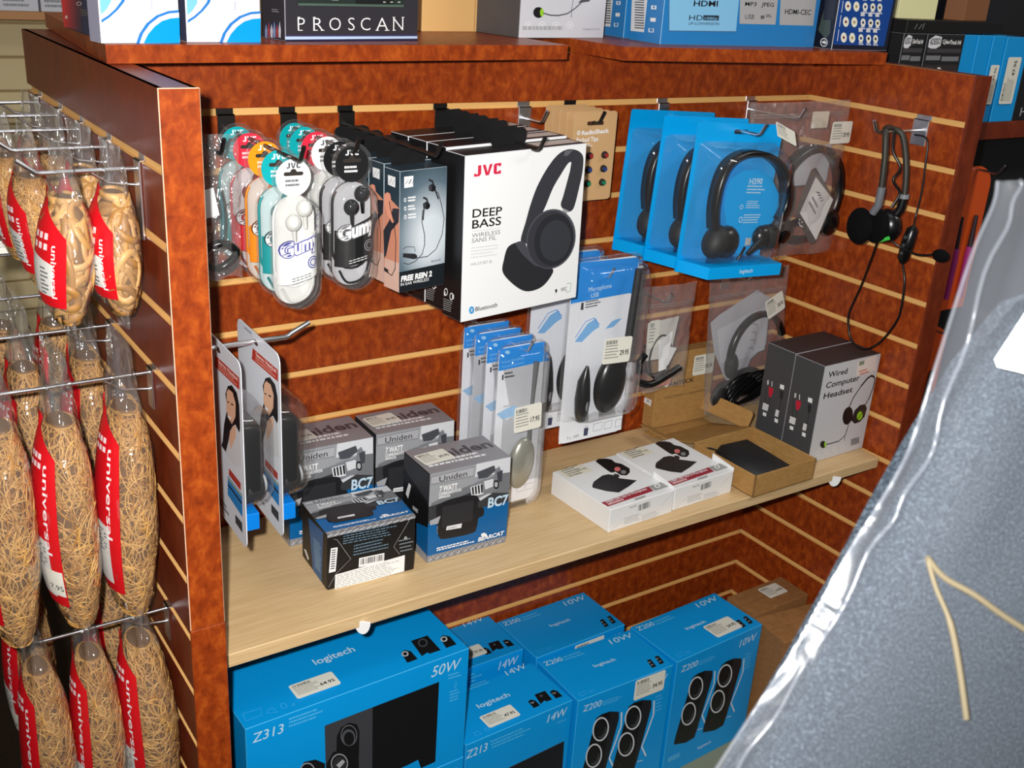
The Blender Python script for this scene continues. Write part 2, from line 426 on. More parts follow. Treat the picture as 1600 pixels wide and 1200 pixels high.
# back slatwall panel
mb = MB(); slat_faces(mb, 0, WID + 0.004, 0.0, 'y', -1, DECK, TOPZ, 0.006, BURL)
mb.box((0, 0.0055, DECK), (WID, 0.02, TOPZ - 0.0005), MDF, faces={'top': BURL, 'back': BURL}); struct(mb.build('wall_back'))
# left partition: slatwall on both faces, laminate end cap, dull laminate outer side
t = 0.0388
mb = MB()
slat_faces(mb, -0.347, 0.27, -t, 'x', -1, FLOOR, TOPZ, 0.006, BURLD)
slat_faces(mb, -0.347, 0.0, 0.0, 'x', 1, DECK, TOPZ, 0.006, BURL)
mb.box((-t + 0.0055, -0.347, FLOOR), (-0.0055, 0.27, TOPZ - 0.0005), MDF, faces={'top': BURLD, 'back': BURLD, 'right': BURLD})
mb.box((-t + 0.0002, -0.347, TOPZ - 0.001), (-0.0002, 0.2698, TOPZ), BURLD, c=0.0002)
struct(mb.build('wall_left'))
mb = MB(); mb.box((-t - 0.0004, -0.3506, -0.5215), (0.0008, -0.347, TOPZ + 0.0004), BURL, c=0.0008, faces={'edge': M(226, 190, 160)})
mb.box((-t - 0.0004, -0.3510, FLOOR), (0.0012, -0.347, -0.5222), BURL, c=0.0008); struct(mb.build('trim_1'))
# right partition
mb = MB(); slat_faces(mb, -0.326, 0.0, WID, 'x', -1, DECK, TOPZ, 0.006, BURL)
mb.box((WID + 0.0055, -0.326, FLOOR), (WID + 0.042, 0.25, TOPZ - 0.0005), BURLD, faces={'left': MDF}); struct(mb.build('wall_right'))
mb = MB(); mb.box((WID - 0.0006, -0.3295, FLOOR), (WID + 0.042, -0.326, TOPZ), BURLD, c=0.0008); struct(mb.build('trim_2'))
# base deck and kick plate under the lowest boxes
mb = MB(); mb.box((0.0015, -0.36, DECK - 0.02), (WID - 0.001, 0.0, DECK), M(128, 132, 108, rough=0.5), c=0.001)
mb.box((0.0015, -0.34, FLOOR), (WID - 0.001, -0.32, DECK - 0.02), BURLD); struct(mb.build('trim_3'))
# pale slatwall of the shop behind, far left
BEI = M(205, 186, 140, rough=0.6); BEID = M(160, 138, 96, rough=0.8)
mb = MB()
for k in range(20):
    mb.box((-3.0, 1.40, FLOOR + k * S * 1.0 + 0.004), (3.0, 1.41, FLOOR + (k + 1) * S - 0.001), BEI, c=0.0015)
mb.box((-3.0, 1.4085, FLOOR), (3.0, 1.43, 0.45), BEID); struct(mb.build('wall_far'))
# black panel of the next display, far right
mb = MB(); mb.box((1.34, -0.02, FLOOR), (2.6, 0.0, 0.8), M(16, 17, 24, rough=0.6)); struct(mb.build('wall_side'))

# ============================================================ fixtures
def hook(base, d, length, label, mt=CHROME, group=None, tip=0.022, ang=60, r=0.0026, plate=0.023, drop=0.012, ph=0.045, name='peg_hook', double=False):
    """slatwall hook: bracket hanging in the groove, wire arm, upturned tip"""
    d = Vector(d); s = d.cross(Z); b = Vector(base)
    root = thing(name, label, 'hook', b, 0, group)
    mb = MB()
    def bx(a0, a1, z0, z1, q0, q1):
        c = [s * q0 + d * a0 + Z * z0, s * q1 + d * a1 + Z * z1]
        lo = [min(c[0][i], c[1][i]) for i in range(3)]; hi = [max(c[0][i], c[1][i]) for i in range(3)]
        mb.box(lo, hi, mt, c=0.0005)
    h = plate / 2
    bx(-0.0045, 0.003, -0.0045, -0.0025, -h, h); bx(0.0005, 0.003, -ph, -0.0025, -h, h); bx(-0.0045, -0.003, -0.0045, 0.0045, -h, h)
    mb.build('bracket', root)
    mb = MB(); a = R(ang); L = length - tip * math.cos(a)
    pts = [d * 0.002 - Z * drop, d * (L - 0.006) - Z * drop, d * (L - 0.002) - Z * (drop - 0.001), d * (L + 0.002) - Z * (drop - 0.004), d * (L + tip * math.cos(a)) - Z * (drop - tip * math.sin(a))]
    mb.tube(pts, r, mt, 10)
    mb.build('wire_arm', root)
    if double:
        mb = MB(); mb.tube([d * 0.003 - Z * 0.03 + s * 0.006, d * 0.03 - Z * 0.026 + s * 0.006, d * 0.05 - Z * 0.012 + s * 0.004], 0.0016, mt, 8); mb.build('support_wire', root)
    return root
HG = 'hooks along the top groove of the back panel'
bh = [(0.1477, 0.252, STEEL, 'dark hook carrying the left row of coloured earbud packs'), (0.2337, 0.215, STEEL, 'dark hook carrying the right row of earbud packs, black pack in front'),
      (0.3189, 0.262, STEEL, 'dark hook carrying the slim dark earphone boxes'), (0.4706, 0.262, STEEL, 'dark hook carrying the big white-fronted headphone boxes'),
      (0.6171, 0.06, CHROME, 'bright chrome hook just behind the large white headphone box'), (0.7062, 0.085, STEEL, 'dark hook through the brown earbud tip cards'),
      (0.898, 0.235, CHROME, 'hook carrying the three blue headset cards'), (1.1047, 0.125, CHROME, 'hook holding the bagged headset in the right corner')]
for x, l, mt, lb in bh: hook((x, 0, 0), (0, -1, 0), l, lb, mt, HG, drop=0.02 if x < 1 else 0.018)
hook((WID, -0.2466, 0), (-1, 0, 0), 0.125, 'chrome hook on the right panel holding the hanging black headset', CHROME, drop=0.02, plate=0.03)
hook((0, -0.205, -3 * S), (1, 0, 0), 0.172, 'shiny hook on the inner left panel through two headset cards', CHROME, r=0.0032, drop=0.012, ang=30, tip=0.03)
hook((0.537, 0, -4 * S), (0, -1, 0), 0.175, 'hook holding the silver microphone packs', CHROME, drop=0.03, r=0.002)
hook((0.685, 0, -3 * S), (0, -1, 0), 0.168, 'hook holding the tall black desk microphone packs', CHROME, drop=0.011, r=0.002)
hook((0.86, 0, -4 * S), (0, -1, 0), 0.115, 'hook holding the small bag with white leaflets', CHROME, drop=0.012, r=0.002)
hook((1.10, 0, -4 * S), (0, -1, 0), 0.07, 'hook holding the bagged headset above the grey boxes', CHROME, drop=0.012, r=0.002)
# pale shelf with its clips and bracket
root = thing('display_shelf', 'pale maple shelf crossing the middle of the red slatwall display', 'shelf', (0, 0, 0))
mb = MB(); mb.box((0.012, -0.306, -0.6215), (1.243, -0.004, -0.602), MAPLE, c=0.001); mb.build('shelf_board', root)
for x, lb in ((0.197, 'white plastic label clip near the left end'), (1.122, 'white plastic label clip near the right end')):
    mb = MB(); pts = [(-0.011, 0), (0.011, 0)] + [(0.011 * math.cos(a), -0.019 * math.sin(a)) for a in [math.pi * i / 10 for i in range(1, 10)]]
    mb.prism(pts[::-1], (x, -0.3085, -0.612), (0.75, -0.66, 0), Z, 0.003, WHITE); mb.build('label_clip', root)
for x in (0.10, 0.70, 1.17):
    mb = MB(); mb.prism([(0, 0), (0, -0.05), (0.02, -0.045), (0.27, -0.012), (0.285, -0.012), (0.285, 0)], (x, -0.0015, -0.622), (0, -1, 0), Z, 0.008, BLACKM); mb.build('shelf_bracket', root)
# loose laminate boards on top of the display
def board(name, pts, z0, z1, label):
    mb = MB(); mb.prism(pts, (0, 0, z1), X, Y, z1 - z0, BURL); return tag(mb.build(name), label, 'board')
SLZ = 0.0972
board('top_board', [(-0.0345, -0.155), (0.6125, -0.105), (0.60, 0.30), (-0.002, 0.295)], TOPZ + 0.0006, SLZ, 'left laminate board laid on top of the display under the boxes')
board('top_board', [(0.7035, -0.12), (1.222, -0.178), (1.25, 0.30), (0.69, 0.30)], TOPZ + 0.0006, SLZ, 'right laminate board laid on top of the display under the blue player box')
# ============================================================ cartons
def carton(name, label, loc, rz, w, d, h, mt, faces=None, art=None, group=None, cat='box', c=0.0007, ry=0.0, panels=True):
    """a printed carton: Empty > carton_body (with all printing in its mesh); art(A-dict, root) prints on the faces"""
    root = thing(name, label, cat, loc, rz, group)
    root.rotation_euler = (0, ry, rz)
    mb = MB(); mb.box((0, 0, 0), (w, d, h), mt, c=c, faces=faces)
    def face(f, quad=None):
        if f == 'front': return Art(mb, (0, 0, 0), X, Z, w, h, quad)
        if f == 'left': return Art(mb, (0, d, 0), -Y, Z, d, h, quad)
        if f == 'top': return Art(mb, (0, 0, h), X, Y, w, d, quad)
        if f == 'right': return Art(mb, (w, 0, 0), Y, Z, d, h, quad)
    if art: art(face, root, (w, d, h))
    mb.build('carton_body', root)
    return root
# ---- big white headphone boxes
RED = M(206, 40, 72); DG = M(50, 51, 57, rough=0.5); DG2 = M(74, 77, 84, rough=0.5); DG3 = M(36, 37, 41, rough=0.5)
def jvc_art(full):
    def art(F, root, dim):
        if full:
            A = F('front', [(570, 295), (1185, 250), (1150, 1035), (570, 1145)])
            A.jvc((617, 404), (753, 391), (617, 348), RED)
            A.T('DEEP', (614, 612), (763, 601), (614, 568), BLK, bold=0.012); A.T('BASS', (614, 668), (760, 652), (614, 624), BLK, bold=0.012)
            A.L([(614, 683), (760, 667)], 0.0006, M(190, 190, 190))
            A.T('WIRELESS', (614, 714), (757, 699), (614, 692), GREYT); A.T('SANS FIL', (614, 741), (738, 727), (614, 718), GREYT)
            A.micro((612, 770), (750, 757), (0, 48), 4, M(205, 205, 205), 0.4, 2)
            A.T('HA-S31BT-B', (612, 857), (718, 845), (612, 841), M(150, 150, 150))
            band = [(862, 742), (885, 640), (905, 560), (935, 470), (975, 390), (1015, 330), (1050, 295), (1085, 279), (1120, 280), (1150, 294), (1168, 325), (1165, 400), (1150, 480), (1132, 560), (1120, 588), (1100, 597), (1070, 580), (1060, 556), (1070, 520), (1085, 460), (1102, 390), (1108, 346), (1090, 352), (1060, 400), (1020, 470), (985, 560), (960, 620), (940, 690), (915, 745)]
            A.PS(band, DG, 4)
            A.P([(1108, 346), (1120, 300), (1150, 296), (1166, 330), (1160, 420), (1140, 520), (1112, 550), (1085, 545), (1070, 520), (1085, 460), (1102, 390)], M(52, 53, 58, rough=0.5))
            A.P([(1075, 285), (1115, 282), (1090, 310), (1068, 312)], M(92, 94, 100))
            A.PS([(778, 835), (796, 770), (838, 745), (880, 744), (905, 800), (960, 860), (1026, 884), (1020, 922), (975, 975), (912, 996), (862, 982), (802, 932), (773, 888)], DG3)
            A.PS([(838, 745), (880, 744), (905, 800), (955, 858), (940, 868), (880, 815), (845, 770)], M(66, 67, 74))
            A.D((1015, 733), 124, 153, DG2, 36, rot=0.12); A.D((1012, 735), 116, 146, DG, 36, rot=0.12); A.D((1030, 738), 100, 132, M(40, 41, 46, rough=0.4), 36, rot=0.1); A.D((1036, 742), 78, 105, M(50, 52, 58, rough=0.5), 30, rot=0.1)
            A.P([(1070, 578), (1100, 592), (1090, 606), (1070, 596)], M(150, 152, 156))
            A.D((622, 1082), 13, 19, M(30, 140, 200)); A.L([(616, 1076), (628, 1088), (622, 1094), (622, 1070), (628, 1077), (616, 1089)], 0.0006, WHITE)
            A.T('Bluetooth', (641, 1089), (751, 1069), (641, 1066), M(70, 72, 78), bold=0.01)
            A.D((1047, 997), 5, 9, BLK); A.L([(1047, 1006), (1047, 1014)], 0.0006, BLK)
            A.L([(1100, 962), (1122, 960), (1118, 1003), (1098, 1006)], 0.0008, M(70, 150, 110)); A.T('NFC', (1072, 1002), (1100, 997), (1072, 982), BLK)
        B = F('left', [(470, 270), (570, 295), (570, 1145), (470, 1105)])
        for q in (488, 518): B.D((q, 1008 - (q < 500) * 22), 10, 20, WHITE, 20, hole=0.72)
        B.P([(478, 985), (486, 985), (486, 1010), (478, 1005)], WHITE); B.P([(522, 995), (531, 997), (531, 1022), (522, 1018)], WHITE)
        B.micro((476, 1025), (530, 1040), (0, 55), 6, M(150, 150, 150), 0.4, 5)
        T = F('top'); T.Rc(0.62, 0.25, 0.98, 0.8, M(206, 190, 180))
        mb = MB(); w, d, h = dim      # hanging tab folded up at the back edge
        mb.prism(rrect(-0.030, -0.002, 0.030, 0.020, 0.008), (w / 2, d - 0.001, h), X, Z, 0.0012, BLK)
        mb.prism(rrect(-0.013, 0.0202, 0.013, 0.0235, 0.0015), (w / 2, d - 0.001, h), X, Z, 0.0012, BLK); mb.build('hang_tab', root)
    return art
JB = (0.367, -0.246, -0.240)
for i in range(4):
    k = i * 0.0435; lb = ('front white headphone box with black headphones printed on it', 'second headphone box, right behind the front white one', 'third headphone box from the front on its hook', 'rearmost of the four headphone boxes, nearest the back panel')[i]
    carton('headphone_box', lb, (JB[0] - k * math.sin(R(5)) + (0.002 if i else 0), JB[1] + k * math.cos(R(5)), JB[2] + (0.003 if i else 0)), R(5.4), 0.204, 0.042, 0.218, BLK, {'front': WHITE, 'edge': M(200, 200, 205)}, jvc_art(i == 0), 'white-fronted headphone boxes', ry=R(-1.2))
# ---- slim dark earphone boxes
TEAL = M(36, 52, 62, rough=0.4)
FRG = radial_mat('silver_blue_print', (0.050, 0.0, 0.068), (0.075, 0.03, 0.10), [(0.0, (44, 62, 72)), (0.3, (88, 106, 118)), (0.75, (200, 208, 214))])
def frein_art(full):
    def art(F, root, dim):
        if full:
            A = F('front', [(280, 350), (550, 315), (527, 1050), (265, 1105)])
            A.P([(281, 352), (549, 317), (529, 930), (268, 985)], FRG)
            A.P([(268, 975), (530, 915), (526, 1048), (266, 1103)], M(22, 28, 34, rough=0.4))
            A.T('FREE REIN 2', (277, 1034), (455, 998), (278, 1000), WHITE, bold=0.05, shear=0.1); A.T('IN EAR WIRELESS', (275, 1062), (438, 1027), (276, 1042), WHITE)
            A.P([(302, 382), (355, 375), (352, 443), (302, 452)], WHITE)
            for q in (0, 18): A.L([(312 + q, 425), (325 + q, 398), (328 + q, 425), (342 + q, 395)], 0.0009, TEAL)
            for q, yy in enumerate((525, 578, 630)):
                A.D((306, yy), 7, 13, WHITE, 14, hole=0.6); A.micro((322, yy - 8), (368, yy - 14), (0, 18), 2, WHITE, 0.6, q)
            A.L([(470, 460), (495, 480), (515, 560), (528, 640), (515, 740), (480, 830), (430, 875), (370, 885)], 0.0012, M(70, 74, 78))
            A.L([(405, 585), (400, 660), (415, 740), (415, 800), (400, 860), (360, 905), (320, 925), (292, 915)], 0.0012, M(70, 74, 78)); A.L([(360, 845), (355, 815), (310, 815), (290, 830)], 0.0009, M(70, 74, 78))
            A.P([(290, 855), (360, 858), (372, 872), (368, 888), (350, 892), (288, 880)], DG3)
            for cx, cy in ((462, 448), (428, 558)):
                A.D((cx, cy), 19, 24, BLK); A.L([(cx + 8, cy - 10), (cx, cy - 40), (cx - 20, cy - 50)], 0.0026, DG3); A.P([(cx - 22, cy - 14), (cx - 4, cy - 18), (cx - 2, cy + 16), (cx - 20, cy + 20)], DG); A.L([(cx + 14, cy + 10), (cx + 34, cy + 70)] if cx > 450 else [(cx - 16, cy + 20), (cx - 22, cy + 90)], 0.002, DG3)
            A.T('Bluetooth', (452, 912), (505, 900), (452, 898), DG)
        B = F('left', [(175, 325), (280, 350), (265, 1105), (150, 1075)])
        B.P([(170, 470), (275, 560), (266, 1102), (152, 1072)], M(206, 138, 112))
        B.P([(165, 880), (268, 900), (266, 1102), (152, 1072)], M(214, 176, 160)); B.P([(160, 700), (200, 640), (230, 560), (274, 560), (268, 640), (215, 700), (175, 860), (160, 880)], M(44, 46, 54))
        B.P([(172, 490), (190, 468), (212, 475), (218, 505), (205, 530), (215, 580), (240, 640), (225, 650), (190, 600), (172, 540)], M(224, 150, 124)); B.L([(205, 520), (212, 560), (236, 640), (248, 760), (240, 940), (215, 990), (185, 975), (165, 950)], 0.0014, BLK)
        B.P([(158, 940), (190, 955), (186, 980), (158, 965)], DG3); B.P([(200, 370), (250, 382), (248, 440), (200, 425)], WHITE); B.L([(208, 420), (228, 385), (228, 425), (244, 395)], 0.0007, TEAL)
        mb = MB(); w, d, h = dim
        mb.prism(rrect(-0.026, -0.002, 0.026, 0.02, 0.007), (w / 2, d - 0.001, h), X, Z, 0.0012, BLK); mb.build('hang_tab', root)
    return art
for i in range(5):
    k = i * 0.0405; lb = ('front slim dark earphone box with printed wired earbuds', 'second slim earphone box, its skin-toned side showing behind the first', 'third slim earphone box from the front', 'fourth slim earphone box from the front', 'rearmost slim earphone box against the back panel')[i]
    carton('earphone_box', lb, (0.283 - k * 0.02, -0.230 + k, -0.194 + (0.002 if i else 0)), R(7 - i), 0.072, 0.034, 0.154, TEAL, {'edge': M(150, 165, 172)}, frein_art(i == 0), 'slim dark earphone boxes', ry=R(-0.8))
# ---- grey computer headset boxes
GB = M(66, 66, 68, rough=0.5); LG = M(198, 198, 202, rough=0.45); LIME = M(150, 205, 40)
def wired_art(full):
    def art(F, root, dim):
        if full:
            A = F('front', [(670, 445), (1090, 347), (947, 1056), (537, 1180)])
            for tx, bl, br, tp in (('Wired', (690, 530), (833, 497), (697, 487)), ('Computer', (672, 610), (925, 548), (680, 566)), ('Headset', (654, 690), (872, 636), (662, 646))): A.T(tx, bl, br, tp, BLK, bold=0.018)
            A.P([(912, 410), (1058, 360), (1050, 470), (900, 520)], M(226, 214, 206)); A.P([(925, 410), (965, 398), (960, 430), (922, 440)], M(130, 140, 120)); A.micro((925, 490), (1000, 465), (5, 20), 2, M(205, 100, 80), 0.5);
            A.L([(848, 752), (880, 680), (940, 590), (985, 535), (1015, 515), (1035, 520), (1042, 540), (1030, 600), (1000, 680), (972, 730)], 0.0026, BLK); A.L([(940, 590), (985, 535), (1015, 515), (1036, 522)], 0.004, BLK)
            A.D((838, 815), 37, 68, BLK, rot=0.2); A.P([(890, 775), (930, 735), (968, 728), (982, 760), (965, 820), (930, 860), (890, 875), (865, 850)], M(30, 30, 34)); A.D((928, 815), 20, 34, LIME, rot=0.3); A.L([(905, 850), (948, 790)], 0.002, BLK)
            A.L([(845, 880), (820, 960), (770, 1005), (700, 1025), (670, 1030)], 0.0018, BLK); A.L([(832, 915), (812, 985), (815, 1000)], 0.001, BLK)
            A.D((652, 1030), 22, 27, BLK); A.D((668, 1030), 8, 20, LIME)
            for q in range(4): A.D((612 + q * 62, 1098 - q * 16), 15, 18, M(222, 222, 226), 14, hole=0.8)
            A.micro((862, 1038), (940, 1014), (0, 8), 1, GREYT, 6)
        B = F('left', [(455, 350), (670, 445), (537, 1180), (328, 1074)])
        B.L([(452, 640), (450, 672)], 0.0014, WHITE); B.L([(480, 650), (478, 690)], 0.0014, WHITE); B.L([(444, 640), (444, 676)], 0.0012, WHITE)
        B.P([(455, 690), (492, 706), (484, 745), (468, 772), (455, 765), (452, 730)], M(190, 30, 56)); B.L([(435, 690), (425, 830)], 0.0012, DG3); B.L([(462, 770), (452, 840)], 0.001, DG3)
        B.P([(545, 672), (576, 684), (572, 718), (541, 704)], WHITE); B.P([(542, 720), (570, 732), (560, 790), (540, 780)], DG3); B.L([(550, 785), (535, 880)], 0.0012, DG3)
        B.micro((400, 862), (455, 886), (-2, 10), 1, WHITE, 5); B.micro((500, 916), (532, 930), (-2, 10), 1, WHITE, 5)
        B.P([(408, 884), (434, 896), (430, 922), (404, 910)], WHITE); B.P([(500, 932), (526, 946), (522, 974), (496, 960)], WHITE)
    return art
GBF = {'front': LG, 'edge': M(150, 150, 154), 'top': M(52, 49, 50, rough=0.5)}
SH = -0.6018
carton('headset_box', 'front grey headset box on the shelf with a printed headset and lettering', (1.098, -0.264, SH), R(0.8), 0.151, 0.066, 0.188, GB, GBF, wired_art(True), 'grey headset boxes on the shelf')
carton('headset_box', 'rear grey headset box on the shelf, behind the lettered one', (1.099, -0.1965, SH), R(0.8), 0.151, 0.066, 0.188, GB, GBF, wired_art(False), 'grey headset boxes on the shelf')
# ---- white clip microphone boxes
CRIM = M(150, 36, 52)
def mic_art(F, root, dim):
    A = F('top', [(75, 400), (575, 262), (1052, 548), (532, 705)])
    A.P([(415, 315), (440, 296), (500, 292), (545, 300), (575, 325), (625, 335), (690, 372), (692, 405), (665, 430), (620, 428), (575, 400), (545, 408), (520, 395)], BLK); A.D((592, 378), 25, 18, M(205, 110, 110)); A.D((640, 402), 22, 16, M(120, 122, 126))
    A.P([(560, 415), (600, 420), (610, 440), (570, 445)], DG3)
    A.P([(388, 510), (400, 480), (470, 430), (520, 420), (590, 432), (605, 452), (748, 470), (680, 520), (600, 568), (500, 556), (392, 528)], M(32, 33, 37, rough=0.4)); A.L([(540, 430), (550, 480), (530, 545)], 0.0012, BLK)
    A.P([(458, 648), (838, 520), (882, 555), (512, 680)], CRIM); A.T('Digital USB Clip-On Microphone', (500, 650), (832, 545), (487, 632), WHITE, bold=0.01); A.micro((520, 668), (680, 615), (5, 4), 1, M(220, 180, 180), 3)
    A.P([(838, 520), (950, 482), (1010, 520), (895, 555)], M(150, 150, 148)); A.D((912, 515), 24, 17, WHITE, 18, hole=0.6)
    A.P([(110, 395), (300, 340), (400, 390), (190, 455)], M(222, 216, 198)); A.bars((150, 385), (265, 352), (15, -12), BLK, 14); A.micro((150, 400), (280, 362), (60, 40), 4, M(120, 118, 110), 0.5); A.T('24.95', (280, 396), (352, 376), (268, 384), BLK)
    B = F('front', [(532, 705), (1055, 545), (1030, 722), (520, 895)])
    B.L([(545, 880), (655, 770)], 0.0005, M(170, 170, 172)); B.L([(950, 665), (1045, 572)], 0.0005, M(170, 170, 172))
    B.bars((768, 715), (862, 680), (0, -48), BLK, 22); B.T('RoHS', (698, 694), (750, 676), (698, 678), M(60, 60, 62)); B.micro((655, 775), (800, 728), (-5, 50), 6, M(170, 170, 172), 0.4); B.micro((800, 750), (940, 706), (-5, 40), 5, M(176, 176, 178), 0.4, 4); B.micro((735, 625), (845, 592), (0, 5), 1, M(150, 150, 150), 3)
    C = F('left', [(75, 400), (532, 705), (520, 895), (50, 580)]); C.L([(295, 548), (310, 660), (355, 775)], 0.0008, M(246, 246, 246))
    mb = MB(); w, d, h = dim; mb.prism([(0, 0), (0.05, 0), (0.05, 0.006), (0.0, 0.012)], (w - 0.0005, 0.05, h - 0.001), -Y, Z, 0.0006, WHITE); mb.build('lid_tab', root)
WM = M(226, 226, 226, rough=0.35)
carton('microphone_box', 'flat white microphone box, the left and nearer of two on the shelf', (0.623, -0.289, SH), R(1.9), 0.1335, 0.145, 0.04, WM, None, mic_art, 'flat white microphone boxes')
carton('microphone_box', 'flat white microphone box, the right one beside the open cardboard tray', (0.761, -0.282, SH), R(1.8), 0.133, 0.146, 0.04, WM, None, mic_art, 'flat white microphone boxes')
# ---- communication speaker boxes
UB = M(6, 92, 152, rough=0.35); UG = M(150, 152, 156, rough=0.35); UD = M(56, 57, 60, rough=0.4); PL = M(176, 178, 182, rough=0.3)
def uni_front(A):
    A.P([(876, 457), (1339, 351), (1330, 640), (865, 650)], UG); A.P([(880, 620), (1040, 540), (1335, 430), (1330, 645), (865, 700)], M(112, 114, 118, rough=0.4)); A.P([(865, 640), (1000, 600), (1100, 560), (1330, 560), (1328, 700), (860, 760)], UD)
    A.P([(1140, 395), (1338, 352), (1335, 440), (1130, 470)], M(206, 208, 212)); A.P([(860, 735), (910, 740), (910, 800), (1170, 700), (1180, 645), (1330, 612), (1318, 820), (852, 930)], UB)
    A.P([(852, 930), (1318, 815), (1315, 855), (850, 970)], M(134, 134, 138, rough=0.35))
    for q in range(11):
        x = 862 + q * 41; yy = 950 - q * 10.2; A.L([(x, yy + 8), (x + 26, yy - 18)], 0.0011, M(206, 206, 208)); A.L([(x + 14, yy - 20), (x + 30, yy + 4)], 0.0009, M(92, 92, 96))
    A.P([(880, 470), (1125, 410), (1120, 462), (878, 512)], M(168, 168, 172, rough=0.25)); A.L([(880, 470), (1125, 410), (1120, 462), (878, 512)], 0.0006, M(70, 70, 74), True)
    A.T('Uniden', (925, 498), (1083, 462), (925, 466), BLK)
    A.T('7 WATT', (925, 553), (1027, 533), (925, 522), WHITE, bold=0.03); A.T('COMMUNICATION', (922, 576), (1050, 548), (922, 560), WHITE, bold=0.02); A.T('SPEAKER', (922, 594), (988, 580), (922, 580), WHITE, bold=0.02)
    # printed truck
    A.P([(1100, 530), (1130, 500), (1180, 480), (1235, 470), (1250, 420), (1270, 405), (1285, 440), (1275, 500), (1255, 540), (1200, 575), (1150, 590), (1110, 580)], M(120, 122, 128)); A.P([(1140, 440), (1240, 400), (1250, 430), (1200, 470), (1150, 478)], M(70, 72, 78))
    A.P([(1102, 525), (1170, 505), (1178, 565), (1110, 580)], M(214, 216, 220))
    for q in range(4): A.P([(1110 + q * 17, 526 - q * 5), (1120 + q * 17, 523 - q * 5), (1124 + q * 17, 568 - q * 4), (1115 + q * 17, 571 - q * 4)], BLK)
    A.P([(1180, 492), (1235, 476), (1238, 520), (1188, 540)], M(206, 208, 212)); A.D((1252, 510), 17, 26, BLK); A.D((1252, 510), 10, 16, M(170, 172, 176)); A.P([(1150, 590), (1200, 565), (1230, 560), (1160, 604)], M(200, 202, 206)); A.P([(1255, 440), (1290, 425), (1286, 490), (1262, 500)], M(64, 66, 72))
    # printed speaker
    A.PS([(905, 650), (930, 618), (1020, 585), (1130, 572), (1150, 600), (1145, 640), (1180, 650), (1178, 690), (1150, 705), (1140, 760), (1110, 795), (950, 826), (920, 815), (912, 780), (915, 740)], M(30, 30, 33, rough=0.4)); A.P([(940, 640), (1120, 600), (1115, 720), (935, 760)], M(40, 40, 44, rough=0.5)); A.P([(866, 720), (930, 690), (915, 735), (870, 745)], M(160, 160, 165))
    A.P([(965, 752), (1053, 735), (1048, 762), (960, 775)], M(220, 220, 222)); A.T('Uniden', (972, 768), (1022, 758), (972, 758), BLK)
    A.T('BC7', (1203, 645), (1322, 622), (1203, 588), M(190, 214, 232), bold=0.03)
    A.D((1182, 806), 18, 13, WHITE, 8); A.T('BEARCAT', (1146, 845), (1300, 806), (1146, 822), WHITE, bold=0.04, shear=0.2); A.micro((905, 885), (1140, 832), (0, 12), 2, WHITE, 0.6)
def uni_art(F, root, dim):
    A = F('front', [(875, 455), (1340, 350), (1315, 855), (850, 970)]); uni_front(A)
    T = F('top', [(710, 320), (1180, 225), (1340, 350), (875, 455)])
    T.P([(712, 321), (1178, 227), (1337, 351), (874, 453)], M(138, 136, 140, rough=0.35)); T.T('Uniden', (872, 378), (1245, 292), (838, 335), M(74, 70, 74), bold=0.03)
    T.micro((900, 390), (1220, 318), (5, 6), 1, WHITE, 1.6); T.micro((870, 415), (1280, 326), (5, 6), 1, WHITE, 1.6, 3)
    B = F('left', [(710, 320), (875, 455), (850, 970), (710, 800)])
    B.P([(712, 330), (870, 460), (862, 640), (712, 420)], M(46, 46, 50)); B.P([(712, 420), (862, 640), (858, 760), (760, 720), (712, 560)], BLK); B.P([(742, 510), (756, 525), (740, 600), (726, 570)], WHITE); B.P([(766, 640), (798, 668), (796, 690), (766, 660)], M(170, 170, 172)); B.P([(790, 740), (858, 780), (850, 935), (790, 850)], UB); B.P([(790, 850), (850, 930), (850, 968), (785, 890)], M(150, 150, 154))
def uni_price(root, dim, seed=1):
    w, d, h = dim; sticker(root, (0.006, 0.022, h), X, Y, 0.05, 0.034, '39.95', seed, rot=R(6))
for nm, lb, loc, rz, w, d, h in (('u', 'grey and blue speaker box standing nearest the shelf edge, beside the silver packs', (0.335, -0.235, SH), -1.6, 0.132, 0.08, 0.142), ('u', 'speaker box at the back, directly behind the nearest upright one', (0.319, -0.103, SH), -1.8, 0.131, 0.076, 0.15), ('u', 'speaker box at the back left, partly behind the hanging headset cards', (0.182, -0.104, SH), -1.4, 0.1305, 0.084, 0.15)):
    r_ = carton('speaker_box', lb, loc, R(rz), w, d, h, M(120, 120, 124), {'left': BLK}, uni_art, 'communication speaker boxes')
    uni_price(r_, (w, d, h))
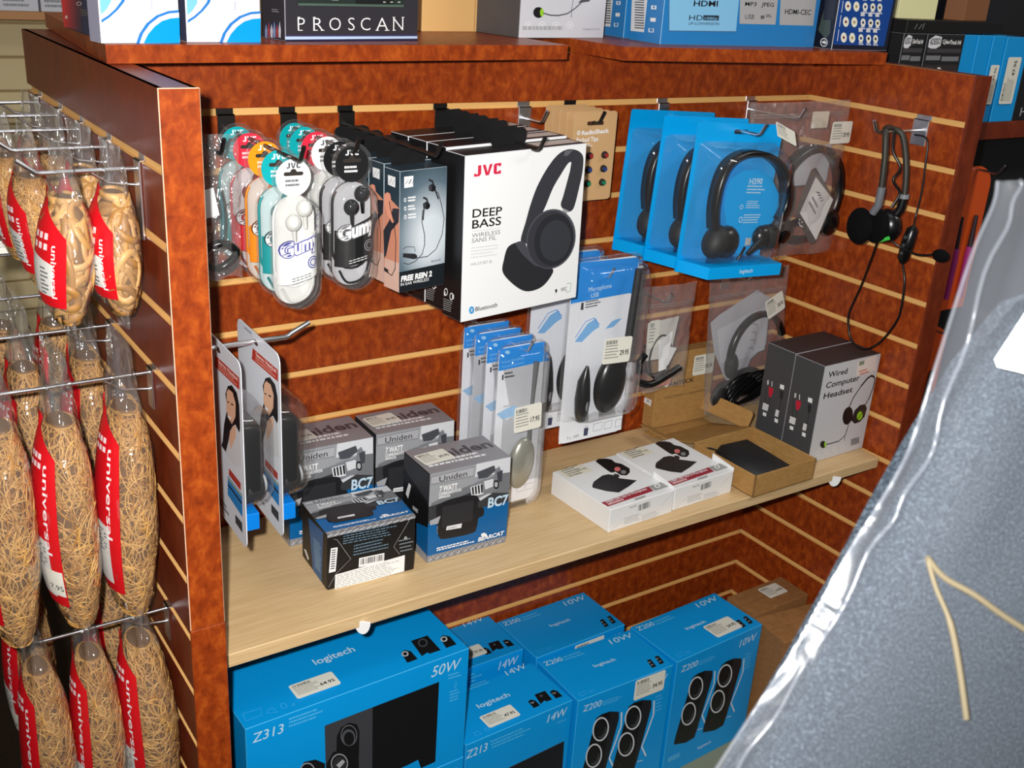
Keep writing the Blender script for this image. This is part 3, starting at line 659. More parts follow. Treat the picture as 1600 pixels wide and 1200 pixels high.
# printed like the others but lying on its back, black base towards us
def uniY_art(F, root, dim):
    A = F('top', [(875, 455), (1340, 350), (1315, 855), (850, 970)]); uni_front(A)
    B = F('front', [(255, 800), (785, 700), (780, 1010), (285, 1140)])
    B.P([(255, 800), (785, 700), (785, 715), (257, 820)], M(134, 134, 138))
    for q in range(13): B.L([(262 + q * 40, 815 - q * 7.6), (290 + q * 40, 795 - q * 7.6)], 0.001, M(206, 206, 208))
    B.micro((360, 800), (700, 740), (0, 60), 5, M(96, 122, 140), 0.4); B.micro((430, 875), (640, 830), (0, 55), 4, M(96, 122, 140), 0.4, 4)
    B.L([(300, 828), (320, 830), (415, 950), (330, 1040), (290, 1120)], 0.0006, M(150, 150, 152)); B.L([(780, 705), (755, 715), (665, 880), (700, 925)], 0.0006, M(150, 150, 152))
    B.P([(285, 885), (328, 878), (326, 1025), (284, 1035)], WHITE)
    for q in range(9): B.P([(292, 895 + q * 14), (318, 890 + q * 14), (318, 896 + q * 14), (292, 901 + q * 14)], BLK)
    B.P([(465, 945), (612, 915), (612, 970), (465, 1000)], WHITE); B.bars((475, 985), (605, 958), (0, -35), BLK, 28)
    B.P([(325, 1045), (728, 928), (726, 1020), (328, 1135)], WHITE); B.micro((335, 1055), (720, 945), (0, 70), 8, M(130, 130, 132), 0.3)
    B.L([(722, 832), (730, 820), (740, 832)], 0.0009, WHITE, True); B.micro((692, 850), (775, 832), (10, 60), 4, M(120, 130, 136), 0.35)
    C = F('left', [(110, 610), (255, 800), (285, 1140), (75, 890)])
    C.P([(150, 690), (255, 805), (280, 1135), (170, 1000)], UB); C.P([(235, 785), (255, 803), (280, 1135), (240, 1080)], BLK); C.P([(98, 840), (118, 850), (140, 915), (128, 925)], WHITE); C.micro((180, 800), (230, 850), (10, 170), 12, M(150, 190, 215), 0.4)
carton('speaker_box', 'speaker box lying on its back with its black barcoded base towards us', (0.182, -0.233, SH), R(-3.5), 0.129, 0.098, 0.086, BLK, None, uniY_art, 'communication speaker boxes')
# ---- plain cardboard microphone box, and open tray
def am_art(F, root, dim):
    A = F('front', [(205, 225), (583, 166), (522, 628), (149, 700)])
    A.T('AMTECK', (262, 425), (432, 395), (264, 398), BLK, bold=0.02); A.T('NOISE CANCELLING MICROPHONE', (235, 505), (508, 458), (236, 492), M(60, 44, 28)); 
    w, d, h = dim; sticker(root, (0.083, 0, 0.094), X, Z, 0.05, 0.04, '45.95', 4)
    B = F('left', [(140, 190), (205, 225), (149, 700), (85, 660)])
    B.P([(105, 490), (152, 512), (146, 552), (100, 522)], WHITE); B.bars((118, 520), (140, 532), (2, -18), BLK, 8)
carton('microphone_carton', 'plain brown cardboard box standing upright behind the open tray', (0.927, -0.033, -0.5925), R(-2.0), 0.137, 0.029, 0.146, KRAFT, None, am_art)
root = thing('open_tray_box', 'open brown cardboard tray with its lid folded back on the shelf', 'box', (0.912, -0.311, SH), R(0.7))
mb = MB(); w_, d_, h_ = 0.149, 0.148, 0.04; th = 0.003
mb.box((0, 0, 0), (w_, d_, th), KRAFT); mb.box((0, 0, 0), (w_, th, h_), KRAFT); mb.box((0, d_ - th, 0), (w_, d_, h_ + 0.001), KRAFT); mb.box((0, 0, 0), (th, d_, h_), KRAFT); mb.box((w_ - th, 0, 0), (w_, d_, h_), KRAFT); mb.build('tray', root)
mb = MB(); mb.loft([[Vector((x, d_ + dy, z)) + Vector((0, 0, k)) for x, k in ((0.0, 0), (w_ - 0.002, 0), (w_ - 0.002, 0.002), (0.0, 0.002))] for dy, z in ((0, h_ - 0.002), (0.05, 0.022), (0.10, 0.0062), (0.13, 0.0062))], KRAFT, smooth=False)
mb.build('lid', root)
mb = MB(); mb.prism(rrect(0.006, 0.0, 0.125, 0.034, 0.008), (w_ - 0.001, d_ + 0.006, 0.03), Vector((-0.1, 1, 0)).normalized(), Vector((0.35, 0, 0.94)), 0.002, KRAFT); mb.build('lid_flap', root)
mb = MB(); mb.prism(rrect(0.006, 0.0, 0.11, 0.03, 0.008), (0.0, d_ + 0.006, 0.026), Vector((0, 1, 0)), Vector((-0.9, 0, 0.3)), 0.002, KRAFT); mb.build('lid_flap', root)
root = thing('black_microphone', 'black device with a thin cord lying inside the open cardboard tray', 'microphone', (0.985, -0.24, -0.5985), R(4))
mb = MB(); pr = [(-0.052, 0), (-0.05, 0.024), (-0.035, 0.034), (0.03, 0.03), (0.05, 0.012), (0.052, 0)]
mb.loft([[Vector((x * k, y, z * q)) for x, z in pr] for y, k, q in ((-0.058, 0.85, 0.6), (-0.05, 0.97, 0.85), (0.0, 1.0, 1.0), (0.045, 0.95, 1.15), (0.056, 0.8, 0.95))], BLACKM); mb.build('body', root)
mb = MB(); mb.tube(smooth([(-0.045, 0.04, 0.03), (-0.06, 0.05, 0.036), (-0.0655, 0.055, 0.035), (-0.0655, 0.06, 0.03), (-0.06, 0.066, 0.01)]), 0.0016, BLACKP); mb.build('cord', root)
# ============================================================ blue speaker cartons on the deck
BF = {'edge': M(60, 170, 225, rough=0.4)}
PALE = M(196, 220, 236)
def small_icons(A, pts, wd=0.0006):
    for p in pts: A.L(p, wd, LBLUE, True)
def z313_art(vis):
    def art(F, root, dim):
        A = F('front', [(92, 799), (1493, 290), (1456, 965), (122, 1536)])
        A.T('Z313', (137, 885), (328, 818), (137, 825), PALE, shear=0.12); A.micro((365, 740), (590, 660), (0, 45), 3, LBLUE, 0.45)
        A.T('50W', (1253, 474), (1425, 418), (1262, 406), PALE, shear=0.2); A.micro((1360, 465), (1445, 440), (2, 20), 2, LBLUE, 0.4); A.L([(1405, 545), (1400, 520), (1407, 495), (1413, 518), (1405, 545)], 0.0006, LBLUE); A.micro((1370, 570), (1438, 548), (0, 55), 4, LBLUE, 0.4)
        A.P([(588, 775), (890, 658), (885, 1060), (598, 1150)], M(58, 59, 64, rough=0.5)); A.P([(888, 659), (1304, 500), (1280, 1000), (1190, 1040), (1172, 988), (1110, 1020), (885, 1120)], M(12, 13, 16, rough=0.5))
        A.P([(662, 920), (664, 840), (690, 785), (740, 755), (790, 765), (806, 810), (802, 960), (660, 990)], BLK); A.D((740, 835), 52, 66, M(96, 97, 100), 26, hole=0.9); A.D((738, 848), 42, 52, DG2, 24); A.D((740, 855), 32, 42, BLK, 24)
        A.P([(596, 1190), (600, 1010), (640, 940), (720, 915), (800, 950), (805, 1190)], BLK); A.D((680, 1010), 54, 62, M(140, 142, 146), 26, hole=0.86); A.D((680, 1015), 40, 48, M(46, 47, 50), 24); A.P([(660, 1020), (700, 985), (715, 1000), (680, 1040)], M(170, 172, 176))
        A.P([(415, 1200), (420, 1060), (460, 1000), (530, 985), (590, 1010), (590, 1200)], BLK); A.D((480, 1060), 48, 56, M(150, 150, 154), 26, hole=0.86)
        T = F('top', [(-301, 212), (1000, -181), (1493, 290), (92, 799)])
        T.T('logitech', (530, 392), (780, 303), (522, 352), PALE, bold=0.012)
        T.P([(1125, 243), (1228, 209), (1314, 302), (1243, 325), (1232, 316), (1195, 340)], BLK); T.D((1200, 255), 30, 26, DG2); T.D((1200, 255), 22, 19, BLK)
        for dx, dy in ((0, 0), (243, -92)):
            T.P([(1064 + dx, 318 + dy), (1085 + dx, 300 + dy), (1125 + dx, 308 + dy), (1170 + dx, 358 + dy), (1105 + dx, 382 + dy)], BLK); T.D((1090 + dx, 325 + dy), 22, 17, M(190, 192, 196), 18, hole=0.6)
        small_icons(T, ([(75, 700), (190, 665), (195, 710), (95, 745)], [(235, 675), (262, 662), (295, 690), (228, 698)], [(310, 640), (340, 632), (355, 660), (325, 670)], [(385, 640), (398, 634), (402, 648), (390, 652)]))
        if vis: w, d, h = dim; sticker(root, (0.083, 0.019, h), X, Y, 0.066, 0.032, '64.95', 2)
    return art
carton('speaker_carton', 'large blue speaker carton under the left end of the shelf, topmost of two', (0.046, -0.274, -0.952), R(1.5), 0.35, 0.235, 0.202, BLUE, BF, z313_art(True), 'blue speaker cartons')
carton('speaker_carton', 'large blue speaker carton at the bottom left edge, under an equally large one', (0.046, -0.274, DECK), R(1.3), 0.35, 0.235, 0.2475, BLUE, BF, z313_art(False), 'blue speaker cartons')
def z213_top(T):
    T.T('logitech', (272, 820), (480, 738), (265, 790), PALE, bold=0.012); T.T('14W', (462, 608), (590, 555), (440, 578), PALE, shear=0.15); T.micro((215, 680), (350, 632), (-5, 20), 2, LBLUE, 0.4)
    T.P([(635, 730), (705, 705), (752, 762), (715, 775), (700, 768), (675, 792)], BLK); T.D((680, 738), 10, 7, DG2)
    for dx, dy in ((0, 0), (143, -63)):
        T.P([(592, 775 + dy), (612, 762 + dy), (640, 768 + dy), (672, 800 + dy), (630, 818 + dy)] if dx == 0 else [(735, 712), (755, 699), (783, 705), (820, 740), (775, 755)], BLK); T.L([(610 + dx, 780 + dy), (620 + dx, 788 + dy), (632 + dx, 778 + dy)], 0.0014, M(190, 192, 196))
    small_icons(T, ([(238, 980), (262, 968), (290, 985), (240, 1000)], [(305, 950), (322, 944), (335, 965), (318, 972)], [(360, 942), (366, 940), (369, 946), (363, 948)]))
def z213_art(vis):
    def art(F, root, dim):
        z213_top(F('top', [(-68, 789), (618, 522), (887, 763), (183, 1062)]))
        A = F('front', [(183, 1062), (887, 763), (811, 1512), (140, 1848)])
        A.T('Z213', (183, 1148), (320, 1090), (178, 1100), PALE, shear=0.12); A.micro((345, 1040), (620, 925), (10, 35), 3, LBLUE, 0.4); A.T('14W', (716, 910), (838, 858), (725, 858), PALE, shear=0.2); A.micro((782, 905), (850, 880), (0, 8), 2, LBLUE, 0.4)
        A.P([(455, 1200), (830, 1020), (800, 1480), (440, 1660)], M(20, 22, 28, rough=0.5)); A.L([(455, 1200), (830, 1020)], 0.001, DG2)
        w, d, h = dim
        if vis: sticker(root, (0.053, 0.012, h), X, Y, 0.062, 0.031, '47.95', 3)
        else: sticker(root, (0.098, 0.018, h), X, Y, 0.05, 0.03, '47.95', 3)
    return art
carton('speaker_carton', 'blue carton with white 14W lettering, in front, beside the large left one', (0.404, -0.258, DECK), R(1.7), 0.214, 0.118, 0.26, BLUE, BF, z213_art(True), 'blue speaker cartons')
carton('speaker_carton', 'blue carton with white 14W lettering, behind the front one and against the panel', (0.397, -0.117, DECK), R(0.5), 0.212, 0.114, 0.28, BLUE, BF, z213_art(False), 'blue speaker cartons')
def z200_art(place, price, seed):
    def art(F, root, dim):
        T = F('top', [(96, 348), (603, 140), (893, 329), (379, 560)])
        T.T('Z200', (150, 370), (247, 333), (140, 345), PALE); T.T('10W', (510, 230), (628, 181), (490, 203), PALE, shear=0.15); T.T('logitech', (437, 364), (554, 318), (432, 346), PALE, bold=0.01); T.micro((245, 320), (360, 272), (10, 14), 2, LBLUE, 0.4)
        for dx, dy in ((0, 0), (42, -22)): T.P([(732 + dx, 310 + dy), (752 + dx, 302 + dy), (795 + dx, 340 + dy), (772 + dx, 352 + dy)], BLK); T.D((750 + dx, 320 + dy), 7, 5, GREYT, 12); T.D((768 + dx, 334 + dy), 7, 5, GREYT, 12)
        small_icons(T, ([(370, 515), (405, 500), (420, 515), (385, 530)], [(430, 500), (455, 490), (462, 498), (436, 508)]), 0.0005)
        A = F('front', [(379, 560), (893, 329), (776, 997), (280, 1259)])
        A.T('Z200', (400, 622), (498, 580), (405, 585), PALE, shear=0.1); A.micro((505, 560), (620, 512), (0, 20), 3, LBLUE, 0.4); A.T('10W', (752, 470), (848, 424), (760, 425), PALE, shear=0.2); A.micro((790, 520), (830, 500), (-5, 80), 5, LBLUE, 0.3)
        for dx, dy in ((0, 0), (174, -75)):
            o = lambda *p: [(x + dx, y + dy) for x, y in p]
            A.L(o((606, 612), (600, 690), (560, 800), (528, 880), (548, 932)), 0.0032, M(214, 220, 226)); A.L(o((500, 968), (530, 958)), 0.0022, M(170, 205, 225))
            A.P(o((470, 652), (500, 628), (545, 610), (592, 610), (590, 650), (500, 960), (480, 1015), (430, 1045), (357, 1058), (365, 1015)), M(15, 16, 19, rough=0.4)); A.P(o((545, 610), (592, 610), (590, 650), (500, 960), (485, 990)), M(30, 31, 36, rough=0.4))
            for cx, cy in ((490, 715), (446, 870)):
                A.D((cx + dx, cy + dy), 42, 72, M(206, 210, 216), 30, rot=0.25); A.D((cx + dx, cy + dy), 35, 63, M(12, 12, 14), 30, rot=0.25); A.D((cx + dx + 4, cy + dy + 12), 24, 42, M(58, 62, 66), 24, rot=0.25); A.D((cx + dx - 2, cy + dy - 2), 24, 46, M(20, 21, 24), 24, rot=0.25)
            A.D((405 + dx, 990 + dy), 5, 7, M(70, 40, 44), 10)
        A.T('logitech', (498, 1085), (578, 1044), (500, 1068), PALE, bold=0.01); A.micro((320, 1165), (410, 1120), (0, 10), 1, LBLUE, 3)
        w, d, h = dim
        if place == 'top': sticker(root, (0.116, 0.012, h), X, Y, 0.068, 0.04, price, seed)
        elif place == 'front': sticker(root, (0.122, 0, h - 0.044), X, Z, 0.068, 0.043, price, seed)
        elif place == 'wrap': sticker(root, (0.085, 0, h - 0.034), X, Z, 0.068, 0.03, price, seed)
    return art
carton('speaker_carton', 'right-hand blue carton with two printed tower speakers, price label on its top', (0.843, -0.261, DECK), R(2.6), 0.225, 0.125, 0.261, BLUE, BF, z200_art('top', '34.95', 6), 'blue speaker cartons')
carton('speaker_carton', 'middle front blue carton with printed tower speakers, price label on its front', (0.6235, -0.259, DECK), R(-1.0), 0.209, 0.122, 0.26, BLUE, BF, z200_art('front', '34.95', 7), 'blue speaker cartons')
carton('speaker_carton', 'blue carton with white 10W lettering at the back, against the slatwall panel', (0.625, -0.134, DECK), R(1.2), 0.204, 0.125, 0.266, BLUE, BF, z200_art('wrap', '34.95', 8), 'blue speaker cartons')
def plain_art(st):
    def art(F, root, dim):
        w, d, h = dim
        T = F('top'); T.L([(0.0, 0.5), (1, 0.5)], 0.001, M(120, 82, 48))
        if st: sticker(root, (w * 0.46, d * 0.34, h), X, Y, 0.052, 0.036, '14.95', 9)
    return art
carton('brown_carton', 'plain brown carton with a price label, lower right at the back', (1.089, -0.212, DECK), R(0.9), 0.155, 0.074, 0.25, KRAFTB, None, plain_art(True), 'plain brown cartons')
carton('brown_carton', 'plain brown carton in front of the labelled one, partly behind the foreground bag', (1.0745, -0.303, DECK), R(-7), 0.155, 0.086, 0.249, KRAFTB, None, plain_art(False), 'plain brown cartons')

# ============================================================ boxes on the top boards
BZ = SLZ + 0.0003
def dark_art(F, root, dim):
    A = F('left', [(319, -481), (524, -471), (581, 240), (377, 163)])
    for i in range(7):
        t = i / 6; A.P([(300, -480), (470 - 16 * i, -480), (478 - 16 * i, 190 - 5 * i), (372, 160)], M(*[int(a + (b - a) * t) for a, b in zip((60, 36, 66), (226, 46, 58))], rough=0.4))
    A.D((386, 103), 8, 11, M(240, 200, 190), 12); A.D((462, 22), 16, 12, M(200, 190, 180), 14, hole=0.7); A.micro((470, 60), (520, 70), (5, 30), 3, M(120, 110, 90), 0.4)
carton('dark_box', 'dark blue and red box at the far left of the top board', (-0.029, -0.109, BZ), R(0), 0.085, 0.16, 0.12, M(34, 46, 78), None, dark_art)
CY = M(0, 150, 226, rough=0.35); MB_ = M(40, 120, 196, rough=0.35); LAV = M(206, 206, 226); WHT = M(212, 212, 218, rough=0.4)
def white_art(F, root, dim):
    A = F('front', [(531, -662), (1028, -618), (1074, 256), (604, 259)])
    def cl(pts): return pts
    A.P([(810, 258), (830, 200), (870, 140), (930, 92), (1000, 66), (1064, 60), (1070, 256)], MB_); A.P([(830, 258), (850, 200), (890, 145), (945, 102), (1005, 80), (1065, 75), (1070, 256)], LAV); A.P([(855, 257), (880, 205), (920, 158), (965, 125), (1015, 110), (1067, 105), (1070, 256)], CY)
    A.P([(590, -40), (760, -60), (740, 10), (700, 60), (650, 105), (604, 135)], MB_); A.P([(588, -60), (742, -70), (722, 5), (685, 55), (640, 95), (603, 118)], LAV); A.P([(588, -80), (660, -90), (660, 10), (630, 60), (600, 85)], M(120, 190, 232))
    A.micro((896, 8), (910, 8), (0, 44), 5, M(160, 168, 190), 0.5)
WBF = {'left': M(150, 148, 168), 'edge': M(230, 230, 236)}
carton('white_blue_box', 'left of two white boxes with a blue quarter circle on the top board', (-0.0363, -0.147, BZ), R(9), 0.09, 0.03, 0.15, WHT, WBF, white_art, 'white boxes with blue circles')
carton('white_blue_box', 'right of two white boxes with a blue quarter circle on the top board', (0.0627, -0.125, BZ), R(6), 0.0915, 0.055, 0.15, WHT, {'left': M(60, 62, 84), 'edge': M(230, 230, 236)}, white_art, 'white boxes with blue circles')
def pro_art(F, root, dim):
    A = F('front', [(173, -296), (1023, -249), (1010, 254), (183, 259)])
    A.Rc(182, 258, 1010, 246, M(30, 30, 60)); A.P([(183, 247), (1008, 240), (1009, 222), (182, 225)], M(176, 196, 226)); A.P([(184, 228), (1008, 226), (1008, 215), (184, 218)], M(50, 46, 84))
    xs = ((255, 312), (352, 424), (452, 536), (570, 622), (648, 720), (745, 830), (850, 925))
    for ch, (a, b) in zip('PROSCAN', xs):
        A.T(ch, (a + 6, 190), (b - 6, 189), (a + 6, 106), WHITE, bold=-0.012)
    for a, b in ((258, 292), (352, 386), (400, 428), (742, 768), (800, 834), (848, 874)): A.L([(a + 4, 189), (b - 2, 189)], 0.0009, WHITE)
    for a, b in ((254, 292), (350, 384), (848, 872), (905, 930)): A.L([(a + 4, 108), (a + 20, 108)], 0.0009, WHITE)
    A.P([(262, 35), (920, 42), (925, 20), (940, -60), (240, -70), (258, 15)], M(34, 44, 40)); A.P([(262, 34), (920, 44), (922, 30), (262, 20)], M(76, 96, 84)); A.P([(620, 25), (860, 28), (862, -40), (620, -40)], M(20, 24, 24))
    for q in range(3): A.D((800 + q * 46, 13), 10, 4, M(170, 176, 170), 10)
    A.P([(470, -4), (512, -3), (512, 2), (470, 1)], M(170, 176, 170))
    B = F('left', [(22, -309), (173, -296), (183, 259), (36, 232)]); B.P([(60, 140), (140, 140), (150, 245), (50, 225)], M(40, 46, 66))
    for q in range(6): B.P([(56 + q * 17, 190), (64 + q * 17, 150 - (q % 2) * 18), (72 + q * 17, 190), (70 + q * 17, 238), (58 + q * 17, 232)], (M(120, 140, 180), M(150, 60, 66), M(190, 190, 200))[q % 3])
    B.micro((100, 60), (148, 66), (0, 12), 2, M(150, 150, 160), 0.4)
carton('player_box', 'black box with big white serif lettering on the left top board', (0.19, -0.101, BZ), R(9), 0.202, 0.055, 0.10, M(48, 46, 52, rough=0.35), {'edge': M(150, 150, 160)}, pro_art)
def tan_art(F, root, dim):
    A = F('front'); A.L([(0.06, 0.93), (0.94, 0.93)], 0.0012, M(150, 110, 64)); A.L([(0.955, 0.02), (0.955, 0.98)], 0.0012, M(150, 110, 64))
carton('tan_carton', 'small plain tan carton between the black lettered box and grey headset box', (0.478, 0.0775, BZ), R(8), 0.105, 0.09, 0.062, M(222, 176, 112, rough=0.6), None, tan_art)
def hs_art(F, root, dim):
    A = F('front', [(734, -691), (1286, -627), (1210, 238), (679, 237)])
    A.D((805, 78), 33, 34, BLK); A.D((826, 78), 12, 25, LIME); A.L([(835, 82), (880, 95), (930, 97), (985, 85), (1030, 55), (1070, 20), (1100, -30), (1130, -90)], 0.0018, DG2); A.L([(1010, 110), (1012, 60), (1025, -20), (1060, -90)], 0.0011, DG2); A.P([(1050, 20), (1080, -10), (1140, -10), (1120, 10)], DG2)
    for q in range(4): A.D((740 + q * 87, 157), 22, 22, M(230, 230, 234), 16, hole=0.8); A.D((740 + q * 87, 157), 8, 10, M(226, 226, 230), 10)
    A.micro((705, 186), (1020, 186), (0, 6), 1, M(170, 170, 172), 4); A.T('HS06CH-05', (1082, 188), (1184, 188), (1082, 177), GREYT)
carton('headset_box', 'grey and white headset box on the left top board, microphone printed low', (0.594, -0.006, BZ), R(7), 0.178, 0.1, 0.2, M(72, 70, 72, rough=0.5), {'front': M(206, 206, 212)}, hs_art)
HB = M(36, 122, 188, rough=0.35)
def hd_art(full):
    def art(F, root, dim):
        if full:
            A = F('front', [(163, -151), (1092, -96), (1032, 282), (118, 264)])
            A.P([(172, -140), (600, -110), (565, 192), (170, 186)], M(60, 100, 140)); A.P([(176, -138), (600, -112), (571, 186), (174, 181)], M(128, 188, 226))
            A.P([(598, -110), (830, -96), (806, 146), (592, 141)], M(166, 166, 168)); A.P([(840, -96), (1060, -84), (1030, 153), (830, 148)], M(166, 166, 168))
            A.T('HDMI', (318, 36), (462, 38), (320, 2), BLK, bold=0.02); A.T('HD', (291, 120), (372, 121), (293, 88), BLK); A.P([(377, 90), (470, 92), (468, 122), (376, 120)], M(34, 48, 62)); A.T('1080p', (384, 116), (460, 117), (385, 100), M(128, 188, 226)); A.T('UP-CONVERSION', (287, 147), (468, 149), (288, 130), M(34, 48, 62))
            A.T('MP3', (624, 34), (692, 36), (628, 10), BLK, bold=0.01); A.T('JPEG', (722, 38), (796, 40), (726, 14), BLK, bold=0.01); A.T('USB', (624, 112), (678, 113), (626, 84), M(60, 60, 62)); A.P([(718, 92), (740, 92), (738, 112), (717, 112)], M(90, 90, 92)); A.micro((748, 92), (785, 92), (0, 10), 2, M(90, 90, 92), 0.6)
            A.T('HDMI-CEC', (860, 83), (1014, 88), (864, 52), BLK, bold=0.008)
        B = F('left', [(752, -176), (971, -158), (924, 278), (711, 242)])
        B.P([(740, -60), (845, -50), (818, 200), (730, 190)], M(212, 214, 218))
        for q in range(14): B.P([(758, -40 + q * 16), (820, -36 + q * 16), (819, -30 + q * 16 + (q % 3)), (757, -34 + q * 16)], M(60, 62, 66))
        for (x, yy) in ((885, 45), (880, 122), (868, 188)):
            B.P([(x - 18, yy - 12), (x + 18, yy - 10), (x + 16, yy + 14), (x - 18, yy + 12)], WHITE)
        B.D((885, 45), 7, 9, HB, 10); B.P([(858, 178), (880, 180), (878, 198), (857, 196)], HB)
    return art
HF = {'edge': M(120, 170, 206)}
carton('player_box', 'large blue player box on the right top board, grey feature panels facing us', (0.8045, -0.0816, BZ), R(-4), 0.32, 0.085, 0.10, HB, HF, hd_art(True), 'blue player boxes')
carton('player_box', 'blue player box directly behind the large one, only its barcoded end showing', (0.816, 0.0215, BZ), R(-4), 0.32, 0.075, 0.10, HB, HF, hd_art(False), 'blue player boxes')
def ic_art(F, root, dim):
    A = F('front', [(1228, -246), (1565, -221), (1469, 302), (1139, 295)])
    A.P([(1150, 265), (1216, -170), (1540, -150), (1452, 275)], M(18, 66, 142, rough=0.35))
    for r in range(4):
        for c in range(5):
            x = (1238, 1288, 1340, 1385, 1426)[c] - r * 14; yy = 37 + r * 93 - 186 * (r == 9) + (c * 2)
            if r == 3: continue
            A.D((x, yy), 18 - (c > 1) * 3, 30 - (c > 1) * 6, M(232, 230, 214), 18)
            A.D((x, yy), 7, 9, (M(120, 40, 40), M(160, 140, 60), M(40, 60, 110), M(40, 40, 44), M(60, 60, 64))[c], 10)
            if c > 1: A.micro((x - 14, yy - 38), (x + 16, yy - 37), (0, 6), 1, WHITE, 4); A.micro((x - 14, yy + 28), (x + 16, yy + 29), (0, 10), 2, WHITE, 0.6)
        if r < 3: A.L([(1198 - r * 14, 75 + r * 85), (1208 - r * 14, 5 + r * 85)], 0.0012, WHITE)
    B = F('left', [(1110, -252), (1228, -246), (1139, 295), (1027, 278)]); B.P([(1060, 180), (1100, 40), (1140, 60), (1130, 200), (1105, 230)], M(70, 84, 80)); B.D((1095, 252), 22, 26, WHITE, 18, hole=0.8); B.P([(1078, 250), (1100, 240), (1112, 256), (1098, 262)], WHITE); B.P([(1120, -200), (1200, -200), (1150, 120), (1090, 120)], M(46, 50, 66))
carton('icon_box', 'dark blue box covered in rows of round white icons, right end of top board', (1.13, -0.137, BZ), R(-6), 0.126, 0.045, 0.14, M(24, 28, 44, rough=0.35), {'edge': M(190, 190, 196)}, ic_art)

# ============================================================ the next display, far right
root = thing('side_shelf', 'dark red-brown shelf of the neighbouring display, far right behind the panel', 'shelf', (0, 0, 0))
mb = MB(); mb.box((1.345, -0.10, -0.077), (2.3, -0.0205, -0.042), BURLD, c=0.001); mb.build('shelf_board', root)
def adesso_art(F, root, dim):
    A = F('front')
    A.P([(0.06, 0.86), (0.06, 0.94), (0.2, 0.985), (0.38, 0.97), (0.38, 0.875), (0.22, 0.83)], M(222, 222, 226)); A.T('ADESSO', (0.09, 0.885), (0.36, 0.895), (0.09, 0.95), M(60, 60, 70), bold=0.03); A.T('CyberTrack H4', (0.42, 0.90), (0.92, 0.89), (0.42, 0.945), WHITE, bold=0.03)
    A.Rc(0.06, 0.80, 0.96, 0.845, M(64, 62, 66)); A.Rc(0.06, 0.72, 0.44, 0.77, GREYT); A.Rc(0.48, 0.71, 0.94, 0.76, GREYT); A.Rc(0.04, 0.40, 0.96, 0.67, M(50, 42, 46)); A.D((0.46, 0.59), 0.07, 0.055, WHITE, 20, hole=0.7); A.L([(0.32, 0.51), (0.6, 0.50)], 0.001, WHITE); A.L([(0.75, 0.47), (0.85, 0.46)], 0.003, GREYT)
ADF = {'edge': M(110, 110, 114)}
for i, x in enumerate((1.363, 1.428)):
    carton('accessory_box', ('black box with grey bars behind the icon box, left of two alike', 'black box with grey bars and a white ring, next to the blue spines')[i], (x, -0.098 - i * 0.002, -0.0418), 0, 0.062 + 0.05 * i, 0.075, 0.165, M(30, 31, 34, rough=0.4), ADF, adesso_art, 'black accessory boxes')
def spine_art(txt):
    def art(F, root, dim):
        A = F('front'); w, d, h = dim
        if txt: A.T('Cybertrack H4', (0.62, 0.08), (0.62, 0.52), (0.34, 0.08), WHITE, bold=0.01)
    return art
for i, (x, w_) in enumerate(((1.543, 0.044), (1.589, 0.044), (1.635, 0.040))):
    r_ = carton('accessory_box', ('first blue box spine from the left, next to the black boxes', 'second blue box spine from the left on the far right shelf', 'third blue spine from the left, with a price label on it')[i], (x, -0.094 - 0.002 * i, -0.0418), 0, w_, 0.07, 0.164, BLUE, {'edge': M(60, 170, 225)}, spine_art(i < 2), 'blue box spines on the far right shelf')
    if i == 2: sticker(r_, (0.035, 0, 0.035), Z, -X, 0.075, 0.028, '47.95', 5)
r_ = carton('accessory_box', 'widest blue box spine with a large price label, at the right of the row', (1.678, -0.1, -0.0418), 0, 0.075, 0.075, 0.162, BLUE, {'edge': M(60, 170, 225)}, None, 'blue box spines on the far right shelf'); sticker(r_, (0.058, 0, 0.035), Z, -X, 0.09, 0.045, '47.95', 6)
def blk_art(F, root, dim):
    A = F('front'); A.T('HD', (0.2, 0.06), (0.6, 0.06), (0.2, 0.18), M(170, 170, 174))
carton('accessory_box', 'black box at the right picture edge beside the blue spines', (1.757, -0.098, -0.0418), 0, 0.12, 0.075, 0.15, M(22, 22, 26, rough=0.4), None, blk_art)
def lay_art(F, root, dim):
    A = F('front'); A.L([(0.08, 0.3), (0.1, 0.7)], 0.002, GREYT); A.L([(0.12, 0.3), (0.15, 0.7)], 0.002, GREYT); A.L([(0.16, 0.3), (0.17, 0.8)], 0.002, GREYT)
carton('flat_black_box', 'flat black box lying across the tops of the far right boxes', (1.37, -0.095, 0.1236), R(2), 0.30, 0.07, 0.022, M(14, 14, 16, rough=0.5), None, lay_art)
carton('yellow_box', 'small pale yellow box on top of the flat black box, upper right', (1.385, -0.06, 0.1460), R(-4), 0.10, 0.03, 0.06, M(226, 222, 170, rough=0.5))
carton('brown_box', 'brown box at the upper right edge above the blue spines', (1.56, -0.075, 0.1460), R(10), 0.10, 0.04, 0.07, M(136, 88, 56, rough=0.6))
